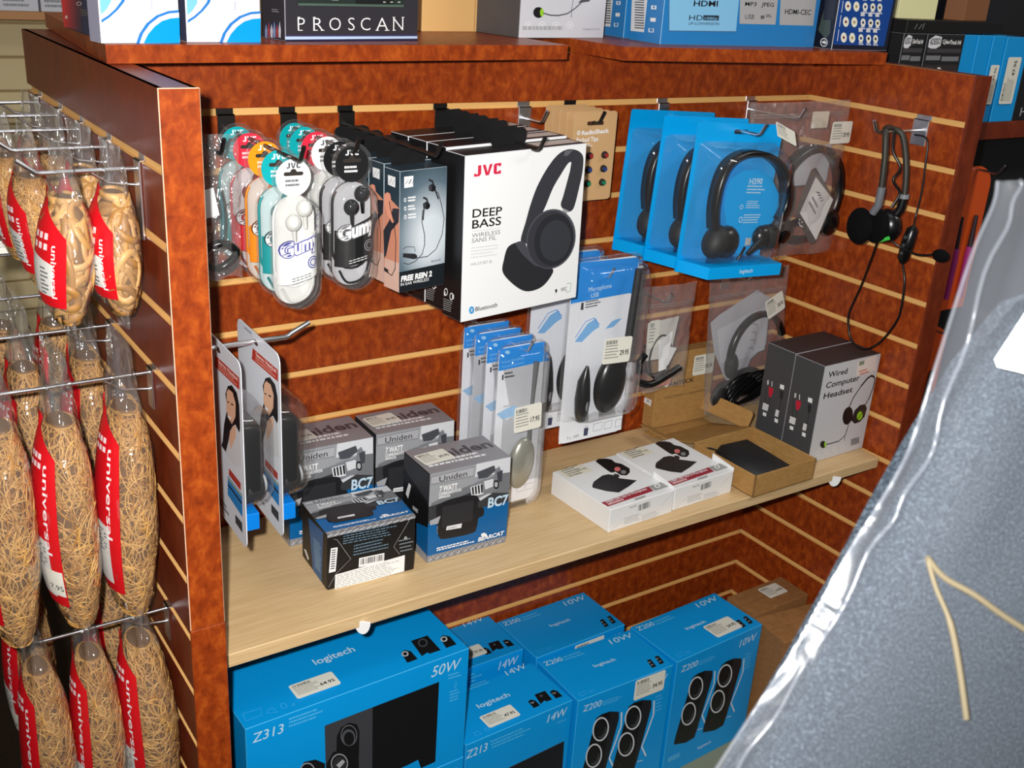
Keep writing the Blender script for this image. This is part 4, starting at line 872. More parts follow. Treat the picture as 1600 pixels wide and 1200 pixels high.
# orange carded tools
OR = M(214, 82, 24, rough=0.4); PUR = M(170, 50, 130, rough=0.35)
hook((1.735, -0.02, -0.137), (0, -1, 0), 0.10, 'chrome hook holding the orange tool cards on the black panel', CHROME, drop=0.01)
hook((1.70, -0.02, -0.487), (0, -1, 0), 0.08, 'chrome hook holding the lower orange card on the black panel', CHROME, drop=0.01)
def tool_card(loc, label, first=None):
    root = thing('tool_card', label, 'tool pack', loc, 0, 'orange carded tools')
    mb = MB(); pts = [(-0.06, -0.27), (0.06, -0.27), (0.06, 0.0)] + [(0.06 * math.cos(a), 0.045 * math.sin(a)) for a in [math.pi * i / 12 for i in range(1, 12)]] + [(-0.06, 0.0)]
    mb.prism(pts, (0, 0, 0), X, Z, 0.002, OR); mb.build('backing_card', root)
    for x in (-0.025, 0.025):
        mb = MB(); mb.tube([(x, -0.006, -0.06), (x, -0.007, -0.13)], [0.004, 0.006], M(46, 30, 40), 10); mb.tube([(x, -0.007, -0.128), (x, -0.008, -0.16), (x, -0.008, -0.24)], [0.0075, 0.0085, 0.007], PUR, 10); mb.build('tool', root)
    return root
a = tool_card((1.735, -0.06, -0.185), 'nearer orange card with two purple-handled tools, right of the display'); dup(a, (1.715, -0.038, -0.178), label='orange tool card behind the nearer one, right of the display')
dup(a, (1.70, -0.06, -0.535), label='lower orange tool card, partly hidden by the foreground bag')
# shelf and boxes on the far left wall
root = thing('far_shelf', 'narrow tan shelf on the pale slatwall at the upper left edge', 'shelf', (0, 0, 0))
mb = MB(); mb.box((-0.35, 1.28, 0.012), (0.9, 1.3985, 0.03), M(176, 124, 74, rough=0.5), c=0.001); mb.build('shelf_board', root)
for i, x in enumerate((0.02, 0.105, 0.19)):
    carton('far_box', ('white and purple box at the left end of the far shelf', 'white and purple box in the middle of the far shelf', 'white and purple box at the right end of the far shelf')[i], (x, 1.285, 0.0303), 0, 0.08, 0.10, 0.10, M(196, 196, 204), None, (lambda F, root, dim: (F('front').Rc(0.0, 0.3, 1, 0.52, M(120, 60, 150)), F('front').micro((0.1, 0.2), (0.8, 0.2), (0, -0.1), 2, GREYT, 0.5))), 'white and purple boxes on the far shelf')
# ============================================================ earbud packs
def outline_capsule(hw, top, bot, n=10):
    o = []
    for i in range(n + 1): a = math.pi * i / n; o.append((hw * math.cos(a), top - hw + hw * math.sin(a)))
    for i in range(n + 1): a = math.pi + math.pi * i / n; o.append((hw * math.cos(a), bot + hw + hw * math.sin(a)))
    return o
def pack_outline(g):
    """figure of a disc above a capsule, grown by g"""
    o = []
    r = 0.0225 + g; zc = -0.010
    for i in range(15): a = R(-48 + i * (276 / 14)); o.append((r * math.cos(a), zc + r * math.sin(a)))
    hw = 0.0262 + g; top = -0.030 + g; bot = -0.163 - g
    cap = outline_capsule(hw, top, bot, 12)
    left = [p for p in cap if p[0] < -0.006 or p[1] < -0.06]
    half = [(hw * math.cos(R(q)), top - hw + hw * math.sin(R(q))) for q in range(140, 181, 10)] + [(hw * math.cos(R(q)), bot + hw + hw * math.sin(R(q))) for q in range(180, 361, 12)] + [(hw * math.cos(R(q)), top - hw + hw * math.sin(R(q))) for q in range(0, 41, 10)]
    return o + half
def earbud_pack(colour, ink, window, cardcol, label, loc, rz, bud, logo_outline):
    root = thing('earbud_pack', label, 'earphones', loc, rz, 'earbud packs on the two left hooks')
    cm = M(*colour, rough=0.4); im = M(*ink, rough=0.4); kc = M(*cardcol, rough=0.4)
    mb = MB(); disc = [(0.0215 * math.cos(R(q)), -0.010 + 0.0215 * math.sin(R(q))) for q in range(0, 360, 10)]
    mb.prism(disc, (0, 0, 0), X, Z, 0.0008, cm); A = Art(mb, (0, 0, 0), X, Z, 1, 1)
    A.jvc((-0.0085, 0.0010), (0.0085, 0.0010), (-0.0085, 0.0075), im)
    A.P(rrect(-0.012, -0.0075, 0.012, -0.003, 0.002), M(46, 40, 36)); A.D((0, -0.003), 0.004, 0.0035, M(46, 40, 36), 14)
    A.micro((-0.010, -0.0145), (0.010, -0.0145), (0, -0.005), 2, im, 0.55, 3); mb.build('header_disc', root)
    mb = MB(); cap = outline_capsule(0.0255, -0.031, -0.162, 14); mb.prism(cap, (0, 0.0015, 0), X, Z, 0.0008, M(*window, rough=0.45)); mb.prism([(-0.0262, p) for p in ()] or [(p[0] if p[0] > -0.018 else p[0], p[1]) for p in outline_capsule(0.0262, -0.0305, -0.1625, 14)], (0, 0.0026, 0), X, Z, 0.0008, kc)
    mb.tube([(p[0], 0.0008, p[1]) for p in outline_capsule(0.0255, -0.031, -0.140, 10)[8:24]], 0.0016, kc, 6); mb.build('inner_tray', root)
    # curved label low on the bubble
    def by(x, z): return -0.020 * max(0.0, 1 - (x / 0.0275) ** 4)
    mb = MB(); vs = []; n = 14; topz = lambda x: -0.0885 + 0.42 * (x + 0.0255)
    for i in range(n + 1):
        x = -0.0255 + 0.051 * i / n
        for z in (topz(x), -0.134 + 0.22 * (x + 0.0255)): vs.append((x, by(x, z) - 0.0004, z))
    mb.add(vs, [(2 * i + 1, 2 * i + 3, 2 * i + 2, 2 * i) for i in range(n)], kc, True)
    V, Fs, wd = glyphs('Gumy', 0.045); k = 0.047 / wd
    for n_, (mt, rad, lift) in enumerate(((M(*logo_outline), 0.0012, 0.0009), (WHITE, 0.0, 0.0014))):
        for q_ in range(8 if rad else 1):
            ox, oz = rad * math.cos(q_ * math.pi / 4), rad * math.sin(q_ * math.pi / 4); q = []
            for (x, y) in V:
                px = -0.0232 + x * k; pz = -0.100 + y * 0.024 + (px + 0.025) * 0.30; px = max(-0.0268, min(0.0268, px + ox)); pz += oz
                q.append((px, by(px, pz) - lift - 0.00003 * q_, pz))
            mb.add(q, Fs, mt)
    lo = M(*logo_outline)
    for cx, cz, rr in ((0.015, -0.1065, 0.0075),):
        for r1, r2, mt, o in ((1, 0.82, lo, 0.0009), (0.62, 0.45, lo, 0.0009)):
            vs = []; 
            for i in range(20):
                a = 2 * math.pi * i / 20
                for r in (r1, r2): x = cx + rr * r * math.cos(a); z = cz + rr * r * math.sin(a); vs.append((x, by(x, z) - o, z))
            mb.add(vs, [(2 * i, 2 * ((i + 1) % 20), 2 * ((i + 1) % 20) + 1, 2 * i + 1) for i in range(20)], mt)
    B = M(*ink) if colour != (240, 240, 240) else BLK
    for i in range(2):
        for j in range(5): 
            x0 = -0.012 + j * 0.005; x1 = x0 + 0.004; z = -0.1225 - i * 0.003 + x0 * 0.22
            mb.add([(x0, by(x0, z) - 0.0008, z), (x1, by(x1, z) - 0.0008, z + 0.0007), (x1, by(x1, z) - 0.0008, z + 0.0016), (x0, by(x0, z) - 0.0008, z + 0.0009)], [(0, 1, 2, 3)], B)
    mb.build('bubble_label', root)
    mb = MB(); bm_ = M(*bud, rough=0.2)
    for cx, cz in ((-0.0056, -0.060), (0.008, -0.044)):
        mb.ell((cx, -0.011, cz), (0.0098, 0.0075, 0.0102), bm_, 16, 10); mb.cyl((cx, -0.012, cz - 0.004), (cx + 0.002, -0.010, cz - 0.024), 0.003, bm_, 10, 0.002); mb.ell((cx - 0.001, -0.016, cz + 0.001), (0.0055, 0.003, 0.006), M(*[min(255, int(c * 1.15 + 14)) for c in bud], rough=0.15), 12, 8)
    mb.build('earbuds', root)
    mb = MB(); mb.tube(smooth([(-0.002, -0.008, -0.092), (0.004, -0.006, -0.105), (0.02, -0.005, -0.09), (0.021, -0.005, -0.13), (0.012, -0.006, -0.152), (-0.008, -0.006, -0.156), (-0.019, -0.006, -0.14)], 5), 0.0016, bm_, 8); mb.build('cable', root)
    mb = MB(); fl = pack_outline(0.0035); mb.prism(fl, (0, 0.001, 0), X, Z, 0.0008, CLEAR)
    for k, yy in ((1.0, 0.0),): mb.tube([(p[0] * k, yy - 0.0006, p[1]) for p in fl], 0.0009, CLEAR, 6, closed=True)
    rings = []
    c0 = outline_capsule(0.0272, -0.0285, -0.1645, 14); zc = -0.0965
    for k, yy in ((1.0, 0.0), (0.995, -0.012), (0.96, -0.019), (0.86, -0.0225), (0.6, -0.0235), (0.2, -0.0238)): rings.append([(p[0] * k, yy, zc + (p[1] - zc) * (1 - (1 - k) * 0.42)) for p in c0])
    mb.loft(rings, CLEAR, cap=False); mb.build('clear_blister', root)
    return root
TEALC = ((0, 164, 170), (226, 240, 240), (196, 214, 214), (0, 150, 152), (30, 120, 122), (20, 70, 76)); REDC = ((226, 40, 66), (250, 220, 224), (206, 196, 196), (216, 26, 48), (120, 20, 36), (90, 10, 20)); ORC = ((250, 148, 18), (255, 236, 210), (212, 200, 190), (246, 142, 10), (196, 110, 30), (120, 60, 0)); WHC = ((240, 240, 240), (70, 72, 78), (216, 216, 212), (232, 232, 230), (206, 206, 200), (56, 60, 150)); BKC = ((22, 22, 24), (226, 226, 228), (186, 186, 190), (20, 20, 22), (20, 20, 24), (120, 120, 124))
AZ = -0.0215
x1, x2 = 0.1477, 0.2337
for c, lb, x, y, dz, rz in ((TEALC, 'rearmost teal earbud pack on the left row, half hidden behind the red one', x1, -0.040, 0.004, 3), (REDC, 'red earbud pack between teal and orange packs on the left row', x1, -0.084, 0.003, -2), (ORC, 'orange earbud pack, the only one, on the left row', x1, -0.134, 0.001, 1), (TEALC, 'teal earbud pack directly behind the front white one', x1, -0.1765, -0.002, 0), (WHC, 'front white earbud pack with dark blue lettering, nearest on the left row', x1, -0.2206, -0.0045, 0),
                            (TEALC, 'teal earbud pack at the very back of the right row', x2, -0.020, 0.003, 4), (TEALC, 'second teal earbud pack on the right row, behind the red one', x2, -0.0545, 0.003, 2), (REDC, 'red earbud pack on the right row, behind a white one', x2, -0.0925, 0.003, 0), (WHC, 'white earbud pack on the right row, behind two black ones', x2, -0.124, 0.002, 2), (BKC, 'rear one of the two black earbud packs', x2, -0.1605, 0.002, 1), (BKC, 'front black earbud pack, nearest on the right row', x2, -0.1955, 0.002, -2)):
    earbud_pack(c[0], c[1], c[2], c[3], lb, (x, y, AZ + dz - 0.006), R(rz), c[4], c[5])

# ============================================================ brown earbud tip cards
KC = M(196, 156, 108, rough=0.65)
def tip_card(label, loc, front):
    root = thing('earbud_tip_card', label, 'earbud tips', loc, 0, 'brown earbud tip cards')
    mb = MB(); mb.prism(rrect(-0.037, -0.121, 0.046, 0.017, 0.006), (0, 0, 0), X, Z, 0.0012, KC, M(222, 190, 150)); A = Art(mb, (0, 0, 0), X, Z, 1, 1)
    A.P(rrect(-0.012, -0.004, 0.02, 0.002, 0.002), M(70, 40, 24))
    if front:
        A.D((-0.027, -0.0145), 0.0032, 0.0036, WHITE, 14, hole=0.6); A.T('R', (-0.0285, -0.0160), (-0.0258, -0.0160), (-0.0285, -0.0130), WHITE); A.T('RadioShack', (-0.021, -0.0180), (0.032, -0.0160), (-0.021, -0.0115), WHITE, bold=0.03); A.T('Earbud Tips', (-0.030, -0.0290), (0.012, -0.0280), (-0.030, -0.0220), WHITE, bold=0.02); A.micro((-0.029, -0.0335), (0.004, -0.033), (0, -0.003), 2, WHITE, 0.5)
        A.micro((-0.033, -0.112), (-0.005, -0.111), (0, -0.003), 1, WHITE, 2)
    mb.build('card', root)
    for r in range(3):
        for c in range(2):
            x = -0.004 + c * 0.030; z = -0.050 - r * 0.0215
            if not front and c == 0: continue
            mb = MB(); mb.cyl((x, 0.0, z), (x, -0.006, z), 0.0058, BLACKM, 18, 0.0052, bev=0.001); mb.cyl((x, -0.006, z), (x, -0.0078, z), 0.0034, (M(150, 40, 40), M(40, 60, 120), M(20, 120, 80))[r], 14); mb.build('earbud_tip', root)
    return root
tip_card('front brown earbud tip card with white lettering and coloured tips', (0.7062, -0.060, -0.0205), True)
for i in range(4): tip_card(('brown tip card directly behind the lettered front one', 'third brown tip card from the front', 'fourth brown tip card from the front', 'rearmost brown tip card against the panel')[i], (0.7062 - 0.0045 * (i + 1), -0.060 + 0.0125 * (i + 1), -0.0205 + 0.001 * i), False)

# ============================================================ blue headset cards
BLUC = M(0, 162, 236, rough=0.32, name='bright_blue_card')
def hm(px, py): return (-0.002 + 0.00043 * (px - 976) + 0.000057 * (py - 480), -0.093 - 0.000315 * (py - 480) - 0.000027 * (px - 976) * 0.9)
def blue_card(label, loc, front):
    root = thing('headset_card', label, 'headset', loc, R(0), 'blue headset cards'); root.rotation_euler = (0, R(3.2), 0)
    mb = MB(); mb.prism(rrect(-0.091, -0.2215, 0.094, 0.0105, 0.004), (0, 0, 0), X, Z, 0.0012, BLUC)
    A = Art(mb, (0, 0, 0), X, Z, 1, 1); A.P(rrect(-0.014, -0.006, 0.016, 0.001, 0.003), M(20, 40, 60)); A.L([(-0.088, -0.022), (0.02, -0.030), (0.09, -0.018)], 0.0008, M(60, 176, 232)); mb.build('card', root)
    mb = MB(); mb.prism([(-0.0735, -0.056), (0.087, -0.056), (0.091, -0.0006), (-0.0895, -0.0006)], (0, 0, -0.2005), X, Y, 0.019, BLUC)
    T = Art(mb, (-0.0735, -0.056, -0.2195), X, Z, 0.1605, 0.019); T.T('logitech', (0.42, 0.38), (0.60, 0.38), (0.42, 0.72), PALE, bold=0.012); mb.build('base_tray', root)
    mb = MB(); ins = [hm(*p) for p in ((905, 480), (930, 410), (985, 368), (1060, 352), (1135, 390), (1180, 470), (1185, 560), (1140, 645), (1060, 740), (1000, 800), (960, 780), (950, 655), (912, 640), (897, 560))]
    mb.prism(ins, (0, -0.024, 0), X, Z, 0.0012, BLUC)
    A = Art(mb, (0, -0.024, 0), X, Z, 1, 1)
    A.T('H390', hm(1018, 432), hm(1086, 426), hm(1020, 402), PALE, bold=0.02); A.micro(hm(1010, 445), hm(1110, 440), (0, -0.010), 3, PALE, 0.4); A.micro(hm(1012, 520), hm(1085, 516), (0, -0.010), 4, PALE, 0.4, 4); A.micro(hm(1000, 590), hm(1098, 584), (0, -0.012), 4, PALE, 0.4, 5)
    A.D(hm(985, 547), 0.004, 0.0035, PALE, 12, hole=0.7); A.D(hm(984, 612), 0.004, 0.005, PALE, 12, hole=0.7); mb.build('insert_card', root)
    hs = bpy.data.objects.new('headset', None); COL.objects.link(hs); hs.parent = root; hs.empty_display_size = 0.02
    arc = [hm(*p) for p in ((835, 660), (832, 560), (850, 440), (890, 345), (960, 290), (1040, 275), (1120, 295), (1180, 350), (1203, 430), (1198, 520), (1165, 600))]
    pts = smooth([(x, -0.028, z) for x, z in arc], 5)
    mb = MB(); n = len(pts); mb.loft([[p + Vector((0, -0.010, 0)) + d * 0.0045, p + Vector((0, -0.012, 0)), p + Vector((0, -0.010, 0)) - d * 0.0045, p + Vector((0, 0.010, 0)) - d * 0.0045, p + Vector((0, 0.010, 0)) + d * 0.0045] for i, p in enumerate(pts) for d in [((pts[min(i + 1, n - 1)] - pts[max(i - 1, 0)]).normalized().cross(Y))]], BLACKP); mb.build('headband', hs)
    for (cx, cy), rot in (((845, 725), 0.35), ((1120, 690), -0.6)):
        x, z = hm(cx, cy); q = Matrix.Rotation(rot, 3, 'Y'); k = 1 if cx < 1000 else 0.8
        mb = MB(); mb.ell((x, -0.030, z), (0.020 * k, 0.021 * k, 0.027 * k), BLACKM, 20, 12, q); mb.ell((x + (0.022 if k == 1 else -0.012), -0.030, z - 0.001), (0.024 * k, 0.018 * k, 0.026 * k), BLACKP, 18, 10, q); mb.build('ear_cushion', hs)
    mb = MB(); x0, z0 = hm(1135, 640); x1_, z1_ = hm(1000, 780); mb.tube([(x0, -0.034, z0), ((x0 + x1_) / 2, -0.037, (z0 + z1_) / 2), (x1_, -0.036, z1_)], [0.009, 0.0075, 0.004], BLACKP, 10); mb.build('microphone_boom', hs)
    mb = MB(); x0, z0 = hm(990, 745); x2_, z2_ = hm(955, 812); mb.tube([(x0, -0.034, z0), ((x0 + x2_) / 2 - 0.002, -0.036, (z0 + z2_) / 2), (x2_, -0.034, z2_)], 0.0022, BLACKP, 8); xx, zz = hm(1000, 715); mb.box((xx - 0.005, -0.038, zz - 0.006), (xx + 0.005, -0.034, zz + 0.006), M(170, 172, 176)); mb.build('usb_plug', hs)
    mb = MB()
    def rr(x0, z0, x1, z1, r, y): return [(p[0], y, p[1]) for p in rrect(x0, z0, x1, z1, r, 4)]
    mb.loft([rr(-0.084, -0.2, 0.088, -0.018, 0.012, -0.001), rr(-0.078, -0.2, 0.084, -0.028, 0.016, -0.03), rr(-0.072, -0.198, 0.080, -0.034, 0.02, -0.046), rr(-0.062, -0.19, 0.070, -0.044, 0.02, -0.051)], CLEAR); mb.build('clear_blister', root)
    if front: sticker(root, (0.048, -0.030, -0.004), Vector((0.93, 0.0, -0.3)).normalized(), Vector((0.24, 0.55, 0.75)).normalized(), 0.05, 0.026, None, 3)
    return root
blue_card('front blue headset card with the headset in full view', (0.898, -0.184, -0.0185), True)
blue_card('middle blue headset card, partly covered by the front one', (0.898, -0.1075, -0.0205), False)
blue_card('rear blue headset card, nearest the back panel', (0.896, -0.0300, -0.022), False)

# ============================================================ clear zip bags
def bag_sheet(name, parent, w, top, bot, depth, mt, seed, skew=0.0, n=22, zipz=None, nz=None):
    """two polythene sheets bulging around the contents, wavy edges"""
    r = random.Random(seed); ph = [r.uniform(0, 6.28) for _ in range(8)]
    mb = MB(); nz = nz or n
    def sheet(sg):
        vs = []
        for i in range(nz + 1):
            t = i / nz; z = top + (bot - top) * t
            for j in range(n + 1):
                s_ = j / n; x = (s_ - 0.5) * w * (1 + 0.02 * math.sin(7 * t + ph[0])) + skew * t
                b = (math.sin(math.pi * s_) ** 0.6) * (math.sin(math.pi * min(1, max(0, (t - 0.06) / 0.94))) ** 0.5) if 0 < s_ < 1 and 0.06 < t < 1 else 0
                wob = 0.0018 * math.sin(19 * s_ + 11 * t + ph[1]) + 0.0014 * math.sin(31 * t - 17 * s_ + ph[2]) + 0.001 * math.sin(47 * s_ * t + ph[3])
                y = sg * (depth / 2) * b + wob * (0.4 + b) + 0.004 * math.sin(5 * s_ + ph[4]) * (1 - b)
                vs.append((x, y, z + 0.003 * math.sin(9 * s_ + ph[5]) * (t > 0.95)))
        fs = [(i * (n + 1) + j, i * (n + 1) + j + 1, (i + 1) * (n + 1) + j + 1, (i + 1) * (n + 1) + j) for i in range(nz) for j in range(n)]
        mb.add(vs, fs if sg > 0 else [f[::-1] for f in fs], mt, True)
    sheet(-1); sheet(1)
    o = mb.build(name, parent)
    if zipz is not None:
        mz = MB()
        for dz in (0, 0.004): mz.tube([((k / 12 - 0.5) * w * 0.985 + skew * 0.05, -0.002 + 0.004 * math.sin(5 * k / 12 + ph[4]), zipz - dz) for k in range(13)], 0.0011, POLY, 6)
        mz.build('zip_strip', parent)
    return o
def arc_band(cx, cz, rx, rz_, a0, a1, y, wd, th, mt, n=26):
    mb = MB(); rings = []
    for i in range(n + 1):
        a = R(a0 + (a1 - a0) * i / n); p = Vector((cx + rx * math.cos(a), y, cz + rz_ * math.sin(a))); d = Vector((math.cos(a), 0, math.sin(a)))
        rings.append([p + d * th + Y * wd, p + d * th - Y * wd, p - d * th - Y * wd, p - d * th + Y * wd])
    mb.loft(rings, mt); return mb
def leaflet(parent, pts, y, mt, marks=True, name='leaflet'):
    mb = MB(); mb.prism(pts, (0, y, 0), X, Z, 0.0008, mt); return mb, Art(mb, (0, y, 0), X, Z, 1, 1)
# bagged headset, upper right
root = thing('bagged_headset', 'clear zip bag with a black headset and white leaflet, upper right corner', 'headset', (1.116, -0.107, -0.018))
bag_sheet('zip_bag', root, 0.25, 0.028, -0.245, 0.05, POLY, 11, 0.03, zipz=0.008)
hs = bpy.data.objects.new('headset', None); COL.objects.link(hs); hs.parent = root
mb = arc_band(0.052, -0.135, 0.078, 0.082, -40, 150, 0.0, 0.010, 0.006, BLACKP); mb.build('headband', hs)
for x, z, q in ((0.112, -0.188, -0.5), (-0.012, -0.195, 0.4)): mb = MB(); mb.ell((x, -0.002, z), (0.026, 0.019, 0.027), BLACKP, 18, 10, Matrix.Rotation(q, 3, 'Y')); mb.build('ear_cushion', hs)
mb = MB()
for k in range(4): mb.tube(smooth([(0.05 + 0.046 * math.cos(a) * (1 + 0.08 * k), 0.002 - 0.004 * k, -0.205 + 0.018 * math.sin(a) + 0.005 * k) for a in [2 * math.pi * i / 10 for i in range(10)]], 3, True), 0.0022, BLACKP, 7, closed=True)
mb.build('coiled_cable', hs)
mb, A = leaflet(root, [(0.024, -0.085), (0.034, -0.082), (0.096, -0.142), (0.066, -0.218), (0.052, -0.219), (0.000, -0.160)], -0.0215, M(96, 92, 90)); A.P([(0.038, -0.098), (0.094, -0.142), (0.067, -0.214), (0.012, -0.160)], M(222, 220, 218))
for k in range(4): A.L([(0.046 + 0.005 * k, -0.125 - 0.006 * k), (0.056 + 0.004 * k, -0.128 - 0.004 * k)], 0.0016, BLK)
A.micro((0.036, -0.135), (0.060, -0.160), (-0.006, -0.008), 2, GREYT, 0.4); A.L([(0.012, -0.176), (0.018, -0.183), (0.026, -0.186)], 0.0014, WHITE); A.D((0.014, -0.172), 0.0014, 0.0014, WHITE, 8); A.D((0.021, -0.177), 0.0014, 0.0014, WHITE, 8)
mb.build('leaflet', root)
mb = MB(); mb.prism(rrect(0.02, -0.12, 0.108, -0.05, 0.008), (0, 0.012, 0), X, Z, 0.001, M(190, 190, 196)); mb.build('backing_card', root)
sticker(root, (0.068, -0.012, -0.044), X, Z, 0.052, 0.038, '29.95', 4); mb = MB(); mb.prism(rrect(0.018, -0.016, 0.060, 0.012, 0.002), (0, -0.010, 0), X, Z, 0.0004, M(196, 186, 170)); mb.build('hang_tab_sticker', root)
# bagged headset behind the grey boxes
root = thing('bagged_headset', 'clear bag with a thin headset and grey leaflet, hanging above the grey boxes', 'headset', (1.10, -0.058, -4 * S - 0.012))
bag_sheet('zip_bag', root, 0.20, 0.020, -0.262, 0.04, POLY, 12, 0.035, zipz=-0.022)
hs = bpy.data.objects.new('headset', None); COL.objects.link(hs); hs.parent = root
mb = arc_band(0.045, -0.145, 0.068, 0.075, 20, 190, -0.005, 0.005, 0.005, BLACKP); mb.build('headband', hs)
mb = MB(); mb.ell((-0.015, -0.003, -0.165), (0.014, 0.012, 0.026), BLACKP, 16, 10); mb.build('ear_cushion', hs)
mb = MB(); mb.ell((0.03, -0.004, -0.205), (0.045, 0.016, 0.03), BLACKP, 20, 12); mb.ell((-0.02, -0.002, -0.225), (0.035, 0.014, 0.03), BLACKM, 20, 12)
for k in range(5): mb.tube(smooth([(0.02 + 0.055 * math.cos(a) + 0.004 * k, -0.017 - 0.0012 * k, -0.21 + 0.03 * math.sin(a + 0.3 * k)) for a in [2 * math.pi * i / 10 for i in range(10)]], 3, True), 0.0022, BLACKP, 7, closed=True)
mb.build('coiled_cable', hs)
mb, A = leaflet(root, [(-0.075, -0.075), (-0.055, -0.062), (0.035, -0.025), (0.075, -0.045), (0.082, -0.14), (0.045, -0.165), (0.02, -0.235), (-0.02, -0.19), (-0.055, -0.135)], 0.006, M(182, 182, 190)); A.P([(-0.056, -0.092), (0.02, -0.07), (0.072, -0.06), (0.08, -0.15), (0.02, -0.16), (-0.035, -0.16)], M(202, 202, 210))
for k in range(4): A.L([(0.036, -0.092 - 0.016 * k), (0.048, -0.094 - 0.016 * k), (0.049, -0.1 - 0.016 * k)], 0.0014, GREYT)
mb.build('leaflet', root); sticker(root, (0.050, -0.016, -0.078), X, Z, 0.046, 0.040, '28.95', 5, rot=R(24))
# small bag with leaflets and an earpiece
root = thing('bagged_earpiece', 'small clear bag holding white leaflets and a black earpiece lead', 'earpiece', (0.860, -0.105, -4 * S - 0.012))
bag_sheet('zip_bag', root, 0.125, 0.032, -0.158, 0.026, POLY, 13, 0.0, zipz=0.000)
for pts, y in (([(-0.040, -0.03), (0.030, -0.026), (0.020, -0.10), (-0.034, -0.098)], -0.003), ([(-0.018, -0.062), (0.012, -0.048), (0.006, -0.116), (-0.010, -0.118)], -0.012), ([(0.005, -0.075), (0.028, -0.082), (0.012, -0.112), (0.0, -0.105)], -0.009)):
    mb = MB(); mb.prism(pts, (0, y, 0), X, Z, 0.0008, WHITE if y < -0.004 else M(214, 210, 204)); mb.build('leaflet', root)
mb = MB()
for k in range(3): mb.tube(smooth([(-0.005 + (0.024 + 0.006 * k) * math.cos(a), -0.006 + 0.005 * k, -0.095 + (0.040 - 0.003 * k) * math.sin(a)) for a in [2 * math.pi * i / 12 for i in range(12)]], 3, True), 0.0017, BLACKP, 7, closed=True)
mb.tube(smooth([(-0.045, -0.002, -0.135), (-0.02, -0.006, -0.142), (0.02, -0.006, -0.13), (0.045, -0.004, -0.122)], 5), 0.0065, BLACKP, 8); mb.tube(smooth([(-0.045, 0.0, -0.118), (-0.05, -0.004, -0.1), (-0.038, -0.004, -0.085)], 4), 0.006, BLACKP, 8); mb.build('earpiece_lead', root)
sticker(root, (-0.038, -0.004, -0.075), X, Z, 0.024, 0.05, None, 6); mb = MB(); mb.prism(rrect(-0.02, -0.152, 0.03, -0.135, 0.003), (0, -0.002, 0), X, Z, 0.001, M(196, 130, 116)); mb.build('pink_card', root)
# bag at the far left behind the end panel
hook((0.080, 0, 0), (0, -1, 0), 0.185, 'black hook beside the end panel holding a half hidden bag', BLACKP, HG, drop=0.02)
root = thing('bagged_cable', 'clear bag with a white label and dark lead, half hidden by the left end panel', 'cable', (0.080, -0.158, -0.0215))
bag_sheet('bag', root, 0.052, 0.022, -0.15, 0.03, POLYW, 14, 0.0)
mb = MB(); mb.tube(smooth([(-0.02, -0.002, -0.115), (0.0, -0.008, -0.105), (0.018, -0.004, -0.12), (0.0, 0.002, -0.138), (-0.018, -0.002, -0.13)], 5, True), 0.005, BLACKP, 8, closed=True); mb.tube(smooth([(0.0, -0.004, -0.11), (0.004, -0.002, -0.07), (0.0, 0, -0.04)], 5), 0.002, M(40, 90, 96), 8); mb.build('lead', root)
mb = MB(); mb.prism([(-0.022, -0.040), (-0.010, -0.037), (-0.004, -0.070), (-0.022, -0.073)], (0, -0.013, 0), X, Z, 0.0006, WHITE); mb.build('white_label', root)

